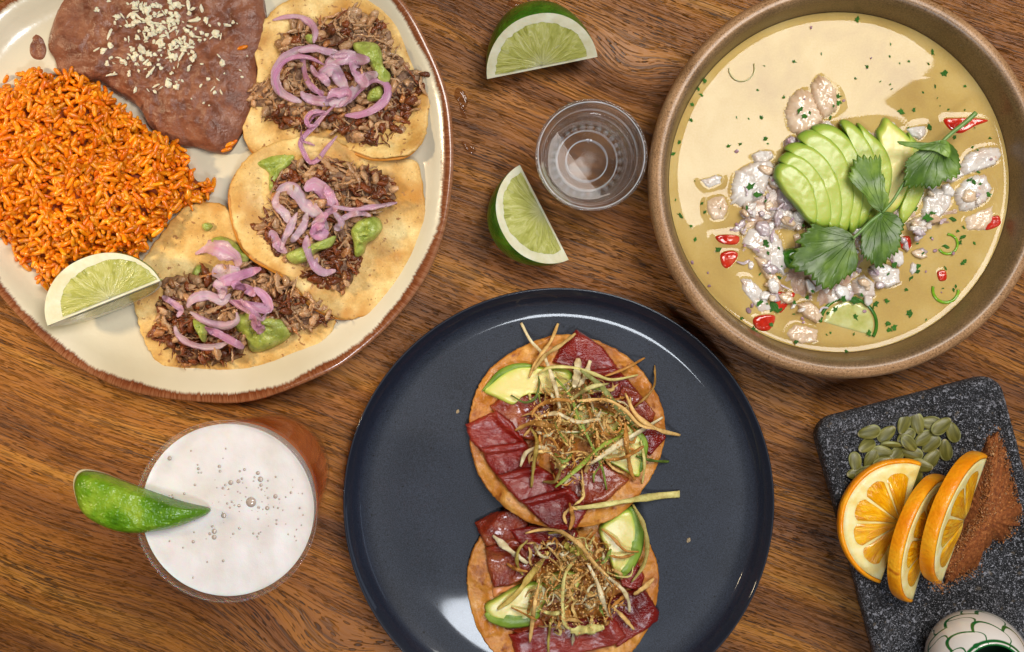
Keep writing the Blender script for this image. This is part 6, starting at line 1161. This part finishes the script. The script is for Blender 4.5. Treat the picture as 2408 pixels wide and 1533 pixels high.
# =================== orange slices ===================
MOR = mat('orange_rind', [(.3, (236, 132, 4)), (.5, (250, 156, 12)), (.7, (255, 178, 34))], sc=60, det=3, rough=.36, bump=.00045, bsc=520, bdet=1, coat=.2, sss=.2, ss=.002, speck=[(60, .72, (190, 90, 10), .05)])
MOP = mat('orange_pith', [(.3, (236, 206, 116)), (.55, (244, 228, 162)), (.8, (250, 242, 204))], sc=140, rough=.45, sss=.3, bump=.0004)
MOS = pulp_mat('orange_pulp', (214, 132, 0), (240, 168, 8), (250, 196, 44), (252, 218, 120))
def orange(label, c, u_deg, Rpx, tilt, thick, zc, side, segs, seed):
    """half slice: chord direction u, curved side 'side', raised by tilt"""
    c0 = W(*c, zc); a = rad(u_deg); U = np.array([math.cos(a), math.sin(a), 0]); v = np.array([-U[1], U[0], 0])*side; t = rad(tilt); Vv = v*math.cos(t)+np.array([0, 0, math.sin(t)]); Nn = -v*math.sin(t)+np.array([0, 0, math.cos(t)]); Rr = Rpx*S*(H-zc)/H
    th = thing('orange_slice', label, 'orange', (c0[0], c0[1], TZ-.005), 'orange slices on the stone tray')
    def P3(x, y, n): return c0+U*x*Rr+Vv*y*Rr+Nn*n
    n = 70; A = np.linspace(0, PI, n); V = []
    for a_ in A:
        k = 1+.012*float(vn(a_*5, seed)); 
        for (q, h_) in ((1.0, -thick), (1.012, -thick*.75), (1.018, -thick*.5), (1.012, -thick*.2), (1.0, -.0004), (.985, 0), (.955, .0), (.955, -thick), (1.0, -thick)): V.append(P3(math.cos(a_)*q*k, math.sin(a_)*q*k, h_))
    m_ = 9; F = [(i*m_+j, (i+1)*m_+j, (i+1)*m_+j+1, i*m_+j+1) for i in range(n-1) for j in range(m_-1)]+[tuple(range(m_)), tuple((n-1)*m_+m_-1-j for j in range(m_))]
    put('rind', V, F, MOR, th)
    V = []; nq = 12
    for a_ in A:
        for j in range(nq): q = .956*j/(nq-1); V.append(P3(math.cos(a_)*q, math.sin(a_)*q, -.0001))
        for j in range(nq): q = .956*(1-j/(nq-1)); V.append(P3(math.cos(a_)*q, math.sin(a_)*q, -thick+.0002))
    m_ = 2*nq; F = [(i*m_+j, (i+1)*m_+j, (i+1)*m_+(j+1) % m_, i*m_+(j+1) % m_) for i in range(n-1) for j in range(m_)]+[tuple(range(m_)), tuple((n-1)*m_+m_-1-j for j in range(m_))]
    put('pith', V, F, MOP, th)
    g = rad(5)
    for s_ in range(segs):
        a0 = rad(8)+(PI-rad(16))*s_/segs+g*.4; a1 = rad(8)+(PI-rad(16))*(s_+1)/segs-g*.4; V = []; UV = []; nn = 18; nr = 9
        for i in range(nn):
            w_ = i/(nn-1); a_ = a0+(a1-a0)*w_; rmax = .80*(1-.10*abs(2*w_-1)**3); r0 = .07
            for j in range(nr):
                q = j/(nr-1); r_ = r0+(rmax-r0)*q; e = min(w_, 1-w_)*2; hh = .0009*min(1, e*5)*min(1, (1-q)*6)*min(1, q*6+.3)+.0004*float(fbm(a_*16, q*4, seed+s_))
                V.append(P3(math.cos(a_)*r_, math.sin(a_)*r_, hh)); UV.append(((s_+w_)/segs, q))
        put('segment', V, [(i*nr+j, (i+1)*nr+j, (i+1)*nr+j+1, i*nr+j+1) for i in range(nn-1) for j in range(nr-1)], MOS, th, uv=UV)
orange('left orange half slice lying flat with its whole cut face showing', JP(535, 850), 71, 148, 8, .006, TZ+.004, 1, 5, 1)
orange('middle orange half slice wedged between two others, showing mostly rind', JP(690, 940), 74, 152, 50, .0078, TZ+.006, 1, 4, 4)
orange('right orange half slice leaning on top beside the red chili salt', JP(872, 835), 70, 160, 52, .0082, TZ+.014, 1, 4, 7)
# crumbs on the blue plate, oil drops on the wood
def bitsontable():
    v, f = blob(8, 4, 4, .3, (1, .7, .4)); me = mesh('leek_crumb', v, f, False); me.materials.append(mat('crumb', [(.3, (150, 128, 96)), (.7, (186, 164, 130))], sc=900, rough=.6))
    for x, y, s_, lb in ((*T('I', [(2178, 562)])[0], .0016, 'pale leek crumb on the blue plate right of the front tostada'), (*T('H', [(132, 718)])[0], .0013, 'tiny pale crumb on the blue plate left of the rear tostada')):
        o = piece('leek_crumb', me, None, rotm(1, 0), s_, at(x, y, .0005)); tag(o, lb, 'crumb')
    mo = liquid('oil', (.98, .80, .5, 1), 1.45)
    mo = mat('oil_film', [(.3, (120, 62, 20)), (.7, (140, 74, 28))], sc=50, rough=.04, coat=1, alpha=.22)
    for P, lb in (([(1075, 205), (1092, 215), (1100, 240), (1092, 262), (1098, 280), (1084, 270), (1080, 245), (1068, 225)], 'thin oily streak on the wood right of the topmost tortilla'), ([(1085, 330), (1105, 338), (1120, 352), (1108, 362), (1092, 350)], 'small oily drop on the wood beside the platter rim'), ([(1200, 0), (1230, 6), (1262, 24), (1250, 32), (1222, 18), (1195, 12)], 'oily splash on the wood behind the far lime wedge')):
        o = slab('oil_drop', P, mo, None, z=0, base=.0001, h=.0007, edge=.7, nr=10, na=50, noise=(.0003, 300)); tag(o, lb, 'oil', 'oil drops on the table')
bitsontable()
